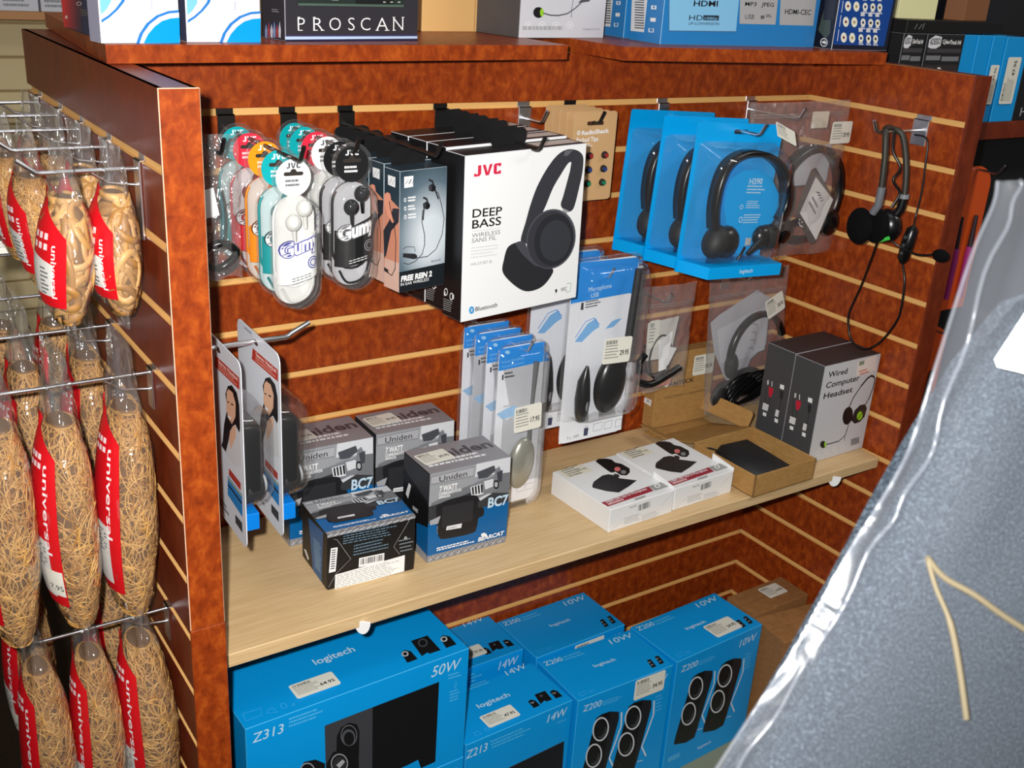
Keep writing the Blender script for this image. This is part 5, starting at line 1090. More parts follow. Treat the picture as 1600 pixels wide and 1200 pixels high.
# ============================================================ microphone blister packs
SILV = M(168, 168, 156, rough=0.3, metal=0.5); CARDW = M(232, 234, 240, rough=0.45); HDR = M(20, 134, 220, rough=0.4)
def blister_shell(root, w, top, bot, dep, r=0.02):
    mb = MB()
    def ring(g, y): return [(p[0], y, p[1]) for p in rrect(-w / 2 + g, bot + g, w / 2 - g, top - g, r, 4)]
    mb.loft([ring(-0.004, 0.0), ring(-0.004, -0.001), ring(0.003, -0.0015), ring(0.004, -dep * 0.7), ring(0.008, -dep * 0.95), ring(0.014, -dep)], CLEAR)
    mb.tube([(p[0], -0.0005, p[1]) for p in rrect(-w / 2 - 0.004, bot - 0.004, w / 2 + 0.004, top + 0.004, r, 5)], 0.0012, CLEAR, 6, closed=True); mb.build('clear_blister', root)
def silver_pack(label, loc, front):
    root = thing('microphone_pack', label, 'microphone', loc, R(0), 'silver microphone packs')
    w = 0.083; mb = MB(); mb.prism(rrect(-w / 2, -0.258, w / 2, 0.008, 0.012), (0, 0, 0), X, Z, 0.001, CARDW)
    A = Art(mb, (-w / 2, 0, -0.258), X, Z, w, 0.266, [(231, 470), (482, 408), (466, 1108), (275, 1178)])
    A.P([(233, 475), (480, 412), (476, 520), (240, 592)], HDR)
    A.D((278, 488), 14, 10, M(150, 200, 236), 8); A.T('Desktop Microphone', (252, 552), (372, 515), (252, 538), M(120, 190, 240)); A.T('Microphone de bureau', (255, 575), (375, 538), (255, 562), M(120, 190, 240))
    A.micro((275, 606), (330, 592), (2, 18), 2, BLK, 0.5); A.P([(262, 610), (270, 606), (272, 632), (264, 636)], BLK)
    A.P([(256, 800), (300, 770), (340, 750), (370, 760), (380, 790), (340, 800), (290, 820)], M(150, 190, 226)); A.P([(274, 1110), (466, 1040), (465, 1106), (276, 1176)], M(232, 232, 236)); A.T('T-L 1084', (285, 1152), (331, 1134), (285, 1140), GREYT); A.L([(345, 1115), (365, 1075)], 0.002, DG)
    for q in range(2): A.L([(388 + q * 40, 1082 - q * 14), (422 + q * 38, 1070 - q * 14), (422 + q * 38, 1092 - q * 14), (390 + q * 40, 1104 - q * 14)], 0.0006, GREYT, True)
    mb.build('printed_card', root)
    mb = MB(); mb.ell((0.002, -0.013, -0.184), (0.023, 0.012, 0.043), SILV, 20, 14, Matrix.Rotation(0.12, 3, 'Y')); mb.build('microphone_base', root)
    mb = MB(); mb.tube([(0.010, -0.010, -0.215), (0.016, -0.011, -0.16), (0.018, -0.010, -0.08), (0.021, -0.009, -0.02)], [0.0045, 0.004, 0.003, 0.0045], M(126, 128, 130, rough=0.35, metal=0.5), 10); mb.build('microphone_stem', root)
    blister_shell(root, 0.086, 0.008, -0.262, 0.026)
    if front: sticker(root, (-0.026, -0.0265, -0.122), X, Z, 0.05, 0.042, '17.95', 7, rot=R(2))
    return root
AS = -4 * S - 0.03
for i in range(4): silver_pack(('front silver microphone pack with a price label, standing on the shelf', 'second silver microphone pack, just behind the front one', 'third silver microphone pack from the front', 'rearmost silver microphone pack, nearest the back panel')[i], (0.5375 - 0.0015 * i, -0.150 + 0.031 * i, AS - 0.001 + 0.0015 * i), i == 0)
def black_pack(label, loc, front):
    root = thing('desk_microphone_pack', label, 'microphone', loc, R(0), 'tall black microphone packs')
    w = 0.129; mb = MB(); mb.prism(rrect(-w / 2, -0.304, w / 2, -0.004, 0.012), (0, 0, 0), X, Z, 0.001, CARDW)
    A = Art(mb, (-w / 2, 0, -0.304), X, Z, w, 0.300, [(466, 85), (812, 45), (770, 845), (490, 905)])
    A.P([(468, 95), (500, 80), (808, 55), (800, 235), (474, 292)], HDR); A.T('Microphone', (560, 232), (676, 210), (560, 208), PALE); A.T('USB', (575, 262), (614, 253), (575, 238), PALE)
    A.P([(480, 288), (770, 238), (765, 250), (480, 300)], M(222, 224, 228)); A.P([(528, 285), (540, 283), (542, 318), (528, 320)], DG); A.micro((550, 285), (630, 270), (0, 26), 3, DG, 0.5)
    A.P([(515, 470), (570, 385), (610, 360), (630, 400), (600, 420), (550, 470)], M(120, 176, 226)); A.P([(660, 410), (690, 375), (710, 365), (740, 360), (700, 400)], M(120, 176, 226)); A.L([(515, 450), (560, 375), (600, 358), (630, 390)], 0.0012, HDR)
    A.P([(484, 790), (600, 790), (772, 750), (770, 842), (490, 902)], M(230, 232, 236)); A.T('T-L 1084', (524, 886), (580, 872), (524, 874), GREYT)
    A.P([(600, 838), (620, 835), (618, 866), (600, 869)], M(60, 62, 90)); A.P([(603, 828), (616, 826), (616, 836), (603, 838)], M(206, 206, 210))
    for q in range(3): A.L([(642 + q * 50, 822 - q * 8), (682 + q * 44, 812 - q * 8), (680 + q * 44, 842 - q * 8), (642 + q * 50, 850 - q * 8)], 0.0008, GREYT, True)
    mb.build('printed_card', root)
    mb = MB(); mb.ell((0.014, -0.018, -0.205), (0.029, 0.016, 0.050), BLACKP, 24, 16, Matrix.Rotation(0.15, 3, 'Y')); mb.build('microphone_base', root)
    mb = MB(); mb.tube([(0.034, -0.016, -0.20), (0.044, -0.018, -0.13), (0.050, -0.018, -0.02)], [0.008, 0.0065, 0.006], BLACKM, 12); mb.build('microphone_stem', root)
    mb = MB(); mb.loft([[(-0.034 + dx + 0.0085 * k * math.cos(a), -0.012 + 0.008 * k * math.sin(a), z) for a in [2 * math.pi * j / 14 for j in range(14)]] for z, k, dx in ((-0.170, 0.25, 0.004), (-0.178, 0.6, 0.003), (-0.195, 1.2, 0), (-0.225, 1.5, 0), (-0.250, 1.3, 0), (-0.262, 0.8, 0))], BLACKP); mb.ell((-0.032, -0.022, -0.232), (0.003, 0.002, 0.012), M(120, 124, 124), 10, 8); mb.build('clip', root)
    blister_shell(root, 0.134, -0.002, -0.262, 0.040)
    if front: sticker(root, (-0.026, -0.0395, -0.158), X, Z, 0.055, 0.042, '29.95', 8, rot=R(-3))
    return root
black_pack('tall clear pack with a black desk microphone, half behind the white headphone box', (0.685, -0.150, -2 * S - 0.055), True)
black_pack('second tall microphone pack, behind the first and mostly hidden', (0.660, -0.085, -2 * S - 0.058), False)

# ============================================================ headset cards seen from the back, on the left panel
CG = M(222, 226, 232, rough=0.4); LRED = M(190, 54, 40, rough=0.4); SKIN = M(226, 178, 146, rough=0.5)
def stereo_card(label, loc):
    root = thing('stereo_headset_card', label, 'headset', loc, R(-2), 'headset cards hanging from the left panel')
    # local: card in the Y-Z plane, printed side facing -X; origin on the hook
    u, v = -Y, Z; w, h = 0.150, 0.24
    mb = MB(); mb.prism([(x - w / 2, z - 0.228) for x, z in rrect(0, 0, w, h, 0.012)], (0, 0, 0), u, v, 0.001, CG)
    A = Art(mb, Vector((0, w / 2, -0.228)), u, v, w, h, [(145, 50), (386, 285), (415, 1150), (252, 945)])
    A.P([(246, 190), (262, 205), (270, 235), (262, 240), (248, 222)], M(70, 40, 26))
    A.P([(243, 255), (380, 378), (382, 452), (243, 326)], LRED); A.T('Stereo Headset', (262, 302), (374, 402), (262, 278), M(240, 214, 204), bold=0.02); A.micro((262, 318), (376, 418), (0, 16), 2, M(224, 160, 144), 0.5)
    A.P([(305, 640), (318, 560), (306, 480), (318, 435), (340, 428), (368, 470), (382, 540), (386, 660), (380, 700), (340, 690), (300, 740)], M(24, 20, 22)); A.P([(313, 470), (322, 452), (345, 470), (362, 530), (362, 600), (345, 640), (325, 610), (313, 560)], SKIN); A.L([(322, 590), (345, 630), (362, 645)], 0.001, BLK)
    A.P([(322, 592), (340, 605), (338, 618), (322, 604)], WHITE); A.P([(318, 520), (326, 522), (326, 530), (318, 528)], BLK); A.P([(338, 528), (350, 536), (350, 544), (338, 536)], BLK)
    A.P([(300, 750), (325, 690), (350, 650), (362, 640), (388, 690), (398, 840), (360, 830), (320, 780)], M(214, 214, 216)); A.P([(330, 690), (348, 650), (364, 650), (366, 700), (340, 760)], SKIN); A.P([(296, 740), (322, 660), (340, 650), (330, 720), (318, 770)], M(30, 28, 32))
    A.P([(335, 840), (390, 905), (390, 935), (335, 868)], M(176, 60, 50));
    A.P([(330, 870), (396, 950), (398, 1035), (332, 945)], M(40, 130, 196)); A.L([(332, 905), (396, 985)], 0.003, BLK); A.L([(332, 880), (394, 955)], 0.002, M(206, 190, 70))
    A.P([(366, 1020), (396, 1055), (398, 1090), (368, 1050)], M(60, 64, 68)); A.micro((290, 950), (340, 1010), (4, 20), 2, GREYT, 0.6); A.P([(190, 110), (232, 150), (234, 165), (192, 126)], M(160, 166, 176))
    mb.build('printed_card', root)
    Q = lambda t, z: Vector((0.0, w / 2 - t * w, z))
    mb = MB(); 
    def rr(x0, z0, x1, z1, r, q): return [Vector((q, -p[0], p[1])) for p in rrect(x0, z0, x1, z1, r, 4)]
    mb.loft([rr(0.0, -0.165, 0.066, -0.070, 0.008, 0.002), rr(0.002, -0.163, 0.066, -0.072, 0.008, 0.022), rr(0.008, -0.158, 0.06, -0.078, 0.008, 0.027)], BLACKP); mb.build('headset_band', root)
    mb = MB(); mb.cyl((0.004, -0.045, -0.158), (0.030, -0.045, -0.158), 0.022, BLACKM, 24, 0.018, bev=0.004); mb.cyl((0.030, -0.045, -0.158), (0.034, -0.045, -0.158), 0.011, M(150, 152, 156, rough=0.3), 18); mb.build('ear_cushion', root)
    mb = MB(); mb.box((0.001, -0.071, -0.205), (0.018, -0.040, -0.183), M(0, 116, 204, rough=0.4)); mb.build('blue_insert', root)
    mb = MB(); mb.loft([rr(-0.055, -0.182, 0.070, -0.055, 0.02, 0.0015), rr(-0.05, -0.180, 0.068, -0.06, 0.02, 0.03), rr(-0.04, -0.175, 0.062, -0.066, 0.02, 0.040)], CLEAR); mb.build('clear_blister', root)
    return root
stereo_card('headset card nearer the tip of the left panel hook, woman printed on its back', (0.100, -0.2165, -3 * S - 0.012))
stereo_card('headset card closest to the left end panel, partly cut off by it', (0.052, -0.2215, -3 * S - 0.012))

# ============================================================ black headset hanging on the right panel
root = thing('hanging_headset', 'loose black headset with a green mark hanging by its band on the right panel', 'headset', (1.17, -0.25, -0.018))
O = Vector((1.17, -0.25, -0.018))
def rel(*p): return [Vector(q) - O for q in p]
mb = MB(); mb.tube(smooth(rel((1.15, -0.27, -0.134), (1.15, -0.27, -0.113), (1.150, -0.266, -0.062), (1.152, -0.257, -0.022), (1.158, -0.25, -0.0155), (1.170, -0.246, -0.0135), (1.185, -0.246, -0.0165), (1.195, -0.258, -0.026), (1.195, -0.276, -0.072), (1.195, -0.284, -0.124), (1.192, -0.281, -0.15)), 5), 0.005, M(48, 44, 36, rough=0.5), 10)
mb.build('headband', root)
mb = MB(); mb.tube(rel((1.15, -0.2705, -0.105), (1.15, -0.2702, -0.135), (1.15, -0.262, -0.15)), 0.0065, M(110, 112, 118, rough=0.4), 10); mb.build('band_slider', root); mb = MB(); mb.tube(rel((1.195, -0.2835, -0.118), (1.194, -0.2825, -0.14), (1.191, -0.278, -0.152)), 0.0075, BLACKP, 10); mb.tube(rel((1.195, -0.2836, -0.117), (1.195, -0.2838, -0.124)), 0.0082, M(130, 132, 138), 10); mb.build('band_slider', root)
mb = MB(); mb.ell(rel((1.148, -0.243, -0.176))[0], (0.012, 0.026, 0.031), FOAM, 22, 14); mb.build('ear_cushion', root)
mb = MB(); mb.ell(rel((1.190, -0.264, -0.174))[0], (0.019, 0.027, 0.029), BLACKP, 22, 14); mb.ell(rel((1.170, -0.258, -0.174))[0], (0.012, 0.026, 0.029), FOAM, 20, 12); mb.build('ear_cushion', root)
mb = MB(); mb.tube(rel((1.1755, -0.259, -0.200), (1.1728, -0.272, -0.196), (1.1742, -0.285, -0.189)), 0.0034, M(70, 210, 80, rough=0.4), 8); mb.build('green_mark', root)
mb = MB(); mb.tube(smooth(rel((1.185, -0.272, -0.192), (1.2, -0.296, -0.206), (1.2, -0.329, -0.209), (1.2, -0.358, -0.201)), 5), 0.0018, BLACKP, 8); mb.build('microphone_boom', root)
mb = MB(); mb.ell(rel((1.2, -0.370, -0.200))[0], (0.010, 0.015, 0.0105), FOAM, 16, 10); mb.build('microphone_foam', root)
mb = MB(); mb.tube(rel((1.225, -0.292, -0.171), (1.225, -0.291, -0.178), (1.225, -0.287, -0.205), (1.225, -0.2845, -0.230), (1.225, -0.284, -0.238)), [0.004, 0.010, 0.0115, 0.010, 0.004], BLACKP, 14)
for k in range(3): mb.cyl(rel((1.2155, -0.2885 + 0.001 * k, -0.190 - 0.014 * k))[0], rel((1.2125, -0.289 + 0.001 * k, -0.190 - 0.014 * k))[0], 0.003, M(60, 62, 64), 10)
mb.build('inline_control', root)
mb = MB(); mb.tube(smooth(rel((1.22, -0.262, -0.024), (1.235, -0.277, -0.03), (1.235, -0.283, -0.068), (1.235, -0.287, -0.115), (1.232, -0.287, -0.155), (1.225, -0.292, -0.172)), 5), 0.0016, BLACKP, 7)
mb.tube(smooth(rel((1.225, -0.284, -0.236), (1.222, -0.298, -0.266), (1.222, -0.302, -0.311), (1.222, -0.298, -0.339), (1.222, -0.279, -0.377), (1.222, -0.257, -0.401), (1.222, -0.237, -0.409), (1.222, -0.213, -0.399), (1.222, -0.2, -0.372), (1.222, -0.199, -0.348), (1.22, -0.213, -0.302), (1.21, -0.228, -0.264), (1.195, -0.25, -0.2)), 5), 0.0019, BLACKP, 7)
mb.tube(smooth(rel((1.185, -0.248, -0.02), (1.180, -0.256, -0.05), (1.186, -0.272, -0.075), (1.176, -0.270, -0.095), (1.186, -0.280, -0.115), (1.178, -0.275, -0.14)), 6), 0.0022, BLACKP, 7); mb.build('cable', root)
# ============================================================ bags of rubber bands on the outer left panel
BANDS = [M(186, 138, 70, rough=0.55, name='tan_rubber'), M(162, 112, 52, rough=0.55, name='tan_rubber_dark'), M(200, 154, 88, rough=0.55, name='tan_rubber_light')]; BANDW = [M(184, 138, 80, rough=0.5), M(160, 114, 60, rough=0.5), M(198, 154, 98, rough=0.5)]; CORE = M(104, 70, 32, rough=0.9); COREW = M(122, 86, 46, rough=0.9); UR = M(206, 16, 28, rough=0.35, name='red_bag_print')  # mixed tans and dark cores put shading contrast into the bands' colour
BAGP = clear('rubber_band_bag', haze=0.05, rough=0.13, bump=(40, .55))
def mass_r(t):
    """relative radius of the filled bag, t = 0 top .. 1 bottom"""
    return max(0.05, min(1, (math.sin(math.pi * (0.05 + 0.91 * t))) ** 0.40))
def band_bag(kind, rx, ry, z0, z1, label, loc, rz, seed, price=None, head=0.03):
    """origin = hanging hole; filling between z0 (top) and z1 (bottom), both negative"""
    root = thing('rubber_band_bag', label, 'rubber bands', loc, rz, 'bags of rubber bands on the left panel')
    r = random.Random(seed)
    def sp(th, t, off=0.0):
        k = mass_r(t); z = z0 + (z1 - z0) * t
        sw = 0.004 * math.sin(3.1 * t + seed)
        return Vector(((rx * k + off) * math.cos(th) + sw, (ry * k + off) * math.sin(th), z))
    mb = MB(); mb.loft([[sp(2 * math.pi * j / 22, i / 14, -0.003) for j in range(22)] for i in range(15)], CORE if kind == 'thin' else COREW)  # core coloured darker to stand for shade in gaps between bands
    H = z0 - z1
    N = 270 if kind == 'thin' else 40
    for b in range(N):
        th0 = r.uniform(-math.pi, math.pi) if r.random() < 0.35 else r.uniform(-math.pi * 1.05, 0.25); t0 = r.uniform(0.0, 1.0); rot = r.uniform(0, math.pi)
        a = r.uniform(0.012, 0.036) if kind == 'thin' else r.uniform(0.016, 0.036); c = a * (r.uniform(0.45, 1.0) if kind == 'thin' else r.uniform(0.4, 0.85)); off = r.uniform(-0.003, 0.0006); n = 20
        q = []
        for i in range(n):
            w = 2 * math.pi * i / n; x = a * math.cos(w); y = c * math.sin(w)
            xx = x * math.cos(rot) - y * math.sin(rot); yy = x * math.sin(rot) + y * math.cos(rot)
            t = min(0.99, max(0.01, t0 + yy / H)); k = max(mass_r(t), 0.35)
            q.append((th0 + xx / ((rx + ry) / 2 * k), t, off + 0.0008 * math.sin(3 * w + b)))
        if kind == 'thin': mb.tube([sp(*p) for p in q], r.choice((0.0007, 0.0009)), BANDS[b % 3], 4, closed=True)
        else:
            P_ = [sp(*p) for p in q]; vs = []
            for i in range(n):
                tg = (P_[(i + 1) % n] - P_[i - 1]).normalized(); nr = Vector((P_[i].x / rx ** 2, P_[i].y / ry ** 2, 0)).normalized(); bn = tg.cross(nr).normalized(); hw = 0.0038
                vs += [P_[i] + bn * hw + nr * 0.0016, P_[i] - bn * hw + nr * 0.0016, P_[i] - bn * hw, P_[i] + bn * hw]
            fs = []
            for i in range(n):
                j = (i + 1) % n
                for e in range(4): fs.append((4 * i + e, 4 * i + (e + 1) % 4, 4 * j + (e + 1) % 4, 4 * j + e))
            mb.add(vs, fs, BANDW[b % 3], True)
    o = mb.build('rubber_bands', root); o['kind'] = 'stuff'
    # polythene: gathered header above the hook, swelling over the filling, sealed hem below
    def bp(th, z):
        if z >= z0: 
            t = (z - z0) / (head - z0); k0 = mass_r(0.02); kx = rx * (k0 * (1 - t) ** 0.8 * 0.85 + 0.10); ky = ry * (0.62 + 0.22 * abs(2 * t - 1))
        elif z > z1: t = (z0 - z) / H; k = mass_r(t); kx = rx * k + 0.002; ky = ry * k + 0.002
        else: kx = 0.003; ky = ry * 0.62
        wr = 1 + (0.16 if z > z0 else 0.03) * math.sin(5 * th + 60 * z + seed) + (0.10 if z > z0 else 0.02) * math.sin(9 * th - 85 * z + 2 * seed)
        sw = 0.004 * math.sin(3.1 * max(0, min(1, (z0 - z) / H)) + seed)
        return Vector((kx * wr * math.cos(th) + sw, ky * wr * math.sin(th), z))
    zs = [head - (head - z0) * i / 12 for i in range(13)] + [z0 - H * i / 16 for i in range(1, 17)] + [z1 - 0.008, z1 - 0.016]
    mb = MB(); mb.loft([[bp(2 * math.pi * j / 28, z) for j in range(28)] for z in zs], BAGP, cap=False); mb.build('polythene_bag', root)
    # red printed panel wrapped round the outer edge
    a0, a1 = R(-204), R(-126 if kind == 'thin' else -114); n = 14; zt = z0 + 0.012; zb = z1 + H * 0.16
    def top(th): return zt - (th - a0) / (a1 - a0) * 0.045
    def rp(th, z, off): 
        p = bp(th, z) if z > z0 else sp(th, (z0 - z) / H, 0.0022); c = Vector((p.x, p.y, 0)); c = c.normalized() if c.length > 1e-6 else X
        return p + c * off
    def patch(th0, th1, f0, f1, mt, off, m=16):
        vs = []
        for i in range(m + 1):
            for j in range(n + 1):
                th = th0 + (th1 - th0) * j / n; z = f0(th) + (f1(th) - f0(th)) * i / m; vs.append(rp(th, z, off))
        mb.add(vs, [(i * (n + 1) + j, (i + 1) * (n + 1) + j, (i + 1) * (n + 1) + j + 1, i * (n + 1) + j + 1) for i in range(m) for j in range(n)], mt, True)
    mb = MB(); patch(a0, a1, top, lambda th: zb, UR, 0.0012)
    mid = lambda th: zb + (zt - zb) * 0.36 + (th - a1) / (a0 - a1) * 0.012
    patch(a0, a0 + (a1 - a0) * 0.72, mid, lambda th: zb + 0.012, M(214, 212, 206), 0.0016, 8)
    V, Fs, wd = glyphs('universal', 0.01); Lz = (zt - zb) * 0.46; kx = Lz / wd; mid_t = a0 + (a1 - a0) * 0.74; hh = R(15)
    mb.add([rp(mid_t + (p[1] - 0.3) * hh, zt - 0.052 - p[0] * kx, 0.0019) for p in V], Fs, WHITE)
    for q in range(3):
        for e in range(2): th = a0 + (a1 - a0) * (0.22 + 0.14 * q); z = zt - 0.042 - e * 0.010; mb.add([rp(th, z, 0.0019), rp(th + R(8), z, 0.0019), rp(th + R(8), z - 0.006, 0.0019), rp(th, z - 0.006, 0.0019)], [(0, 3, 2, 1)], M(240, 220, 220))
    for q in range(7):
        th = a0 + (a1 - a0) * 0.42; z = mid(th) - 0.008 - q * 0.0042; mb.add([rp(th, z, 0.002), rp(th + R(18 if q % 3 else 12), z, 0.002), rp(th + R(18 if q % 3 else 12), z - 0.0018, 0.002), rp(th, z - 0.0018, 0.002)], [(0, 3, 2, 1)], M(110, 110, 112))
    mb.build('printed_panel', root)
    if price:
        mb = MB(); patch(a0 + (a1 - a0) * 0.55, a0 + (a1 - a0) * 0.98, lambda th: zb + 0.05, lambda th: zb + 0.016, PAPER, 0.0024, 6); V, Fs, wd = glyphs('7.95', 0.0); mb.add([rp(a0 + (a1 - a0) * 0.62 + p[0] / wd * R(26), zb + 0.024 + p[1] * 0.010, 0.0028) for p in V], Fs, BLK); mb.build('price_sticker', root)
    return root
LX = -0.0388
HGL = 'hooks on the outer left panel'
rowA = (-0.268, -0.143, -0.022, 0.088, 0.205)
for i, y in enumerate(rowA):
    hook((LX, y, 0), (-1, 0, 0), 0.115, ('nearest chrome hook of the top row on the left panel', 'second chrome hook of the top row on the left panel', 'third chrome hook of the top row on the left panel', 'fourth chrome hook of the top row on the left panel', 'farthest chrome hook of the top row on the left panel')[i], CHROME, HGL, drop=0.012, r=0.0022, ang=42, tip=0.020, plate=0.018, ph=0.085, double=True)
for i, y in enumerate((-0.2612, -0.0902, 0.06)):
    hook((LX, y, -3 * S), (-1, 0, 0), 0.165, ('nearest chrome hook of the middle row, left panel', 'second chrome hook of the middle row, left panel', 'third chrome hook of the middle row, left panel')[i], CHROME, HGL, drop=0.008, r=0.0022, ang=70, tip=0.016, plate=0.018, ph=0.05, double=True)
for i, y in enumerate((-0.262, -0.085)):
    hook((LX, y, -7 * S), (-1, 0, 0), 0.155, ('nearest chrome hook of the bottom row, left panel', 'second chrome hook of the bottom row, left panel')[i], CHROME, HGL, drop=0.008, r=0.0022, ang=70, tip=0.016, plate=0.018, ph=0.05, double=True)
zA, zB, zC = -0.0145, -3 * S - 0.0105, -7 * S - 0.0105
wA = band_bag('wide', 0.0235, 0.042, -0.020, -0.143, 'bag of wide flat rubber bands nearest the end panel, top row', (-0.066, -0.268, zA), 0.0, 3)
wB = band_bag('wide', 0.0245, 0.044, -0.022, -0.146, 'bag of wide flat rubber bands on the outer end of the nearest top hook', (-0.1165, -0.268, zA), 0.04, 8)
tA = band_bag('thin', 0.0245, 0.044, -0.024, -0.146, 'bag of thin rubber bands outermost on the second top hook', (-0.118, -0.143, zA), 0.0, 5)
dup(wA, (-0.067, -0.143, zA), 0.1, 'bag of wide bands nearest the panel on the second top hook')
dup(tA, (-0.067, -0.022, zA), 0.1, 'bag of thin bands nearest the panel on the third top hook'); dup(tA, (-0.119, -0.022, zA), -0.1, 'bag of thin bands outermost on the third top hook')
dup(tA, (-0.067, 0.088, zA), 0.05, 'bag of thin bands nearest the panel on the fourth top hook'); dup(wB, (-0.122, 0.088, zA), -0.05, 'bag of wide bands outermost on the fourth top hook')
tB1 = band_bag('thin', 0.0295, 0.050, -0.030, -0.290, 'large bag of thin rubber bands next to the end panel, middle row', (-0.0745, -0.2612, zB), 0.0, 21, head=0.05)
tB2 = band_bag('thin', 0.0295, 0.050, -0.034, -0.286, 'large bag of thin rubber bands with a price sticker, middle of the nearest middle hook', (-0.138, -0.2612, zB), 0.05, 22, '7.95', head=0.05)
dup(tB1, (-0.201, -0.2612, zB), 0.0, 'large bag of thin rubber bands outermost on the nearest middle hook')
dup(tB1, (-0.0745, -0.0902, zB), 0.0, 'large bag of thin bands nearest the panel on the second middle hook'); dup(tB2, (-0.141, -0.0902, zB), 0.0, 'large bag of thin bands outermost on the second middle hook')
dup(tB2, (-0.075, 0.06, zB), 0.0, 'large bag of thin bands nearest the panel on the third middle hook'); dup(tB1, (-0.141, 0.06, zB), 0.0, 'large bag of thin bands outermost on the third middle hook')
tC1 = band_bag('thin', 0.031, 0.050, -0.026, -0.300, 'large bag of rubber bands nearest the panel in the dark bottom row', (-0.0745, -0.262, zC), 0.0, 31)
tC2 = band_bag('thin', 0.027, 0.046, -0.026, -0.300, 'large bag of rubber bands in the middle of the nearest bottom hook', (-0.135, -0.262, zC), 0.0, 32)
dup(tC2, (-0.1915, -0.262, zC), 0.0, 'narrow bag of rubber bands outermost on the nearest bottom hook')
dup(tC1, (-0.075, -0.085, zC), 0.1, 'large bag of rubber bands nearest the panel on the second bottom hook'); dup(tB2, (-0.17, -0.085, zC), -0.05, 'large bag of rubber bands outermost on the second bottom hook')

hook((LX, 0.036, -2 * S), (-1, 0, 0), 0.13, 'chrome hook with a small price label holder behind the top row bags', CHROME, HGL, drop=0.02, r=0.002, ang=30, tip=0.01, plate=0.018, ph=0.03)
root = thing('price_label_holder', 'small dark price label holder at the left picture edge', 'label holder', (-0.128, 0.034, -2 * S - 0.0185))
mb = MB(); mb.box((-0.022, -0.004, 0.0), (0.030, 0.0, 0.032), M(40, 40, 42, rough=0.4)); mb.build('holder', root)
mb = MB(); mb.box((-0.020, -0.0052, 0.002), (0.027, -0.0041, 0.018), PAPER); A = Art(mb, (-0.020, -0.0052, 0.002), X, Z, 0.047, 0.016); A.micro((0.1, 0.8), (0.6, 0.8), (0, -0.3), 3, GREYT, 0.4); mb.build('paper_label', root)

# ============================================================ bagged grey foam in the foreground
FO = Vector((0.0, 0.0, 0.0)); Cm = Vector((-0.3369, -1.3782, 0.2126))
def view_pt(px, py, d): return Cm + (_f + _r * ((px - 800) / 1672) + _u * ((600 - py) / 1672)) * d
fo = view_pt(1500, 800, 0.445); fu = (_r * 0.985 + _f * 0.17).normalized(); fn = -(_f * 0.98 - _r * 0.17 + _u * 0.06).normalized(); fv = fn.cross(fu).normalized(); fu = fv.cross(fn).normalized()
K = 0.445 / 1672
root = thing('bagged_foam', 'clear wrinkled bag of dark grey foam filling the lower right foreground', 'foam', fo)
root.rotation_euler = Matrix((fu, fv, fn)).transposed().to_euler()
def fp(px, py, z=0.0): return Vector(((px - 1500) * K, (800 - py) * K, z))
GREYF = ramp_mat('grey_foam', [(0.32, (18, 22, 28)), (0.5, (30, 36, 42)), (0.68, (58, 65, 72))], 900, rough=0.95, spec=0.06, bump=0.5, detail=3, dist=0.2)
mb = MB()
fe = [(1730, 440), (1640, 470), (1552, 575), (1474, 700), (1416, 800), (1346, 930), (1272, 1060), (1190, 1200), (1070, 1420)]
rows = []
for x, y in fe:
    row = []
    for j, (t, zz) in enumerate(((0.0, -0.014), (0.006, -0.0075), (0.016, -0.0042), (0.03, -0.0018), (0.05, -0.0005), (0.08, 0.0), (1.0, 0.0))):
        row.append(fp(x, y, zz) + Vector((0.25 * t, -0.105 * t, 0)))
    rows.append(row)
mb.loft(rows, GREYF, cap=False, closed=False); mb.loft([[p - Vector((0, 0, 0.02)) for p in (r_[0], r_[-1])] for r_ in rows], GREYF, cap=False, closed=False); mb.loft([[r_[0], r_[0] - Vector((0, 0, 0.008))] for r_ in rows], GREYF, cap=False, closed=False); mb.build('foam_sheet', root)
mb = MB(); TAN = M(82, 74, 56, rough=0.6)
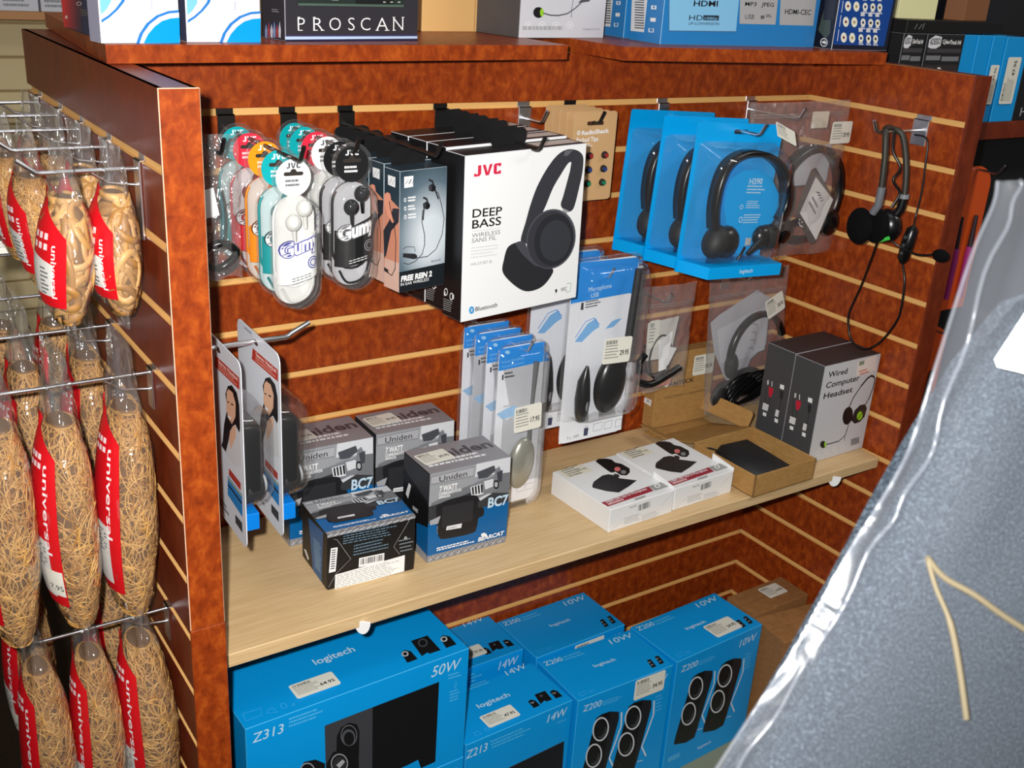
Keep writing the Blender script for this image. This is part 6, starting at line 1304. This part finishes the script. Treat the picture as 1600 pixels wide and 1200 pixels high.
mb.tube(smooth([fp(1440, 868, 0.003), fp(1456, 915, 0.003), (fp(1480, 970, 0.004)), fp(1498, 1040, 0.004), fp(1514, 1125, 0.004)], 6), [0.0011] * 12 + [0.0014] * 13, TAN, 8)
mb.tube(smooth([fp(1440, 868, 0.003), fp(1470, 900, 0.003), fp(1520, 928, 0.004), fp(1570, 962, 0.004), fp(1640, 1005, 0.004)], 6), 0.0014, TAN, 8); mb.build('tan_cord', root)
mb = MB(); c0 = [(1524, 560), (1529, 571), (1567, 579), (1760, 625), (1850, 440), (1840, 425), (1650, 385), (1638, 392)]
mb.prism([(fp(*p).x, fp(*p).y) for p in c0[::-1]], (0, 0, 0.0105), X, Y, 0.0004, WHITE); mb.build('white_label', root)
FBAG = clear('foreground_bag', tint=(0.98, 0.98, 0.985), haze=0.02, rough=0.2, bump=(34, .35), refl=0.16, hazecol=(0.75, 0.8, 0.9))
be = [(1556, 283), (1550, 320), (1516, 400), (1463, 567), (1422, 700), (1372, 790), (1326, 860), (1247, 1000), (1163, 1125), (1100, 1220), (980, 1420)]
bs = smooth([(x, y, 0) for x, y in be], 5); rb = random.Random(4)
for sg, nm in ((1, 'front'), (-1, 'back')):
    mb = MB() if sg > 0 else mb
    rows = []
    for i, p in enumerate(bs):
        row = []; v = i / len(bs)
        for j in range(46):
            t = (j / 45) ** 1.6
            wr = 0.0020 * math.sin(40 * t - 9 * v) * math.exp(-6 * t) + 0.0005 * math.sin(9 * v + 30 * t) + 0.0003 * math.sin(21 * v - 17 * t)
            zz = (0.0095 if sg > 0 else -0.024) * min(1, (t * 7) ** 0.8) + wr * min(1, t * 30)
            row.append(fp(p[0], p[1], zz - 0.006) + Vector((0.26 * t, -0.05 * t * min(1, v * 6), 0)))
        rows.append(row)
    mb.loft(rows, FBAG, cap=False, closed=False)
mb.build('clear_bag', root)
mb = MB(); mb.tube([fp(p[0] + 3, p[1], -0.006) for p in bs], 0.0010, FBAG, 6); mb.tube([fp(p[0] + 26 + 5 * math.sin(i), p[1], -0.0005) for i, p in enumerate(bs)], 0.0011, FBAG, 6); mb.build('bag_seam', root)
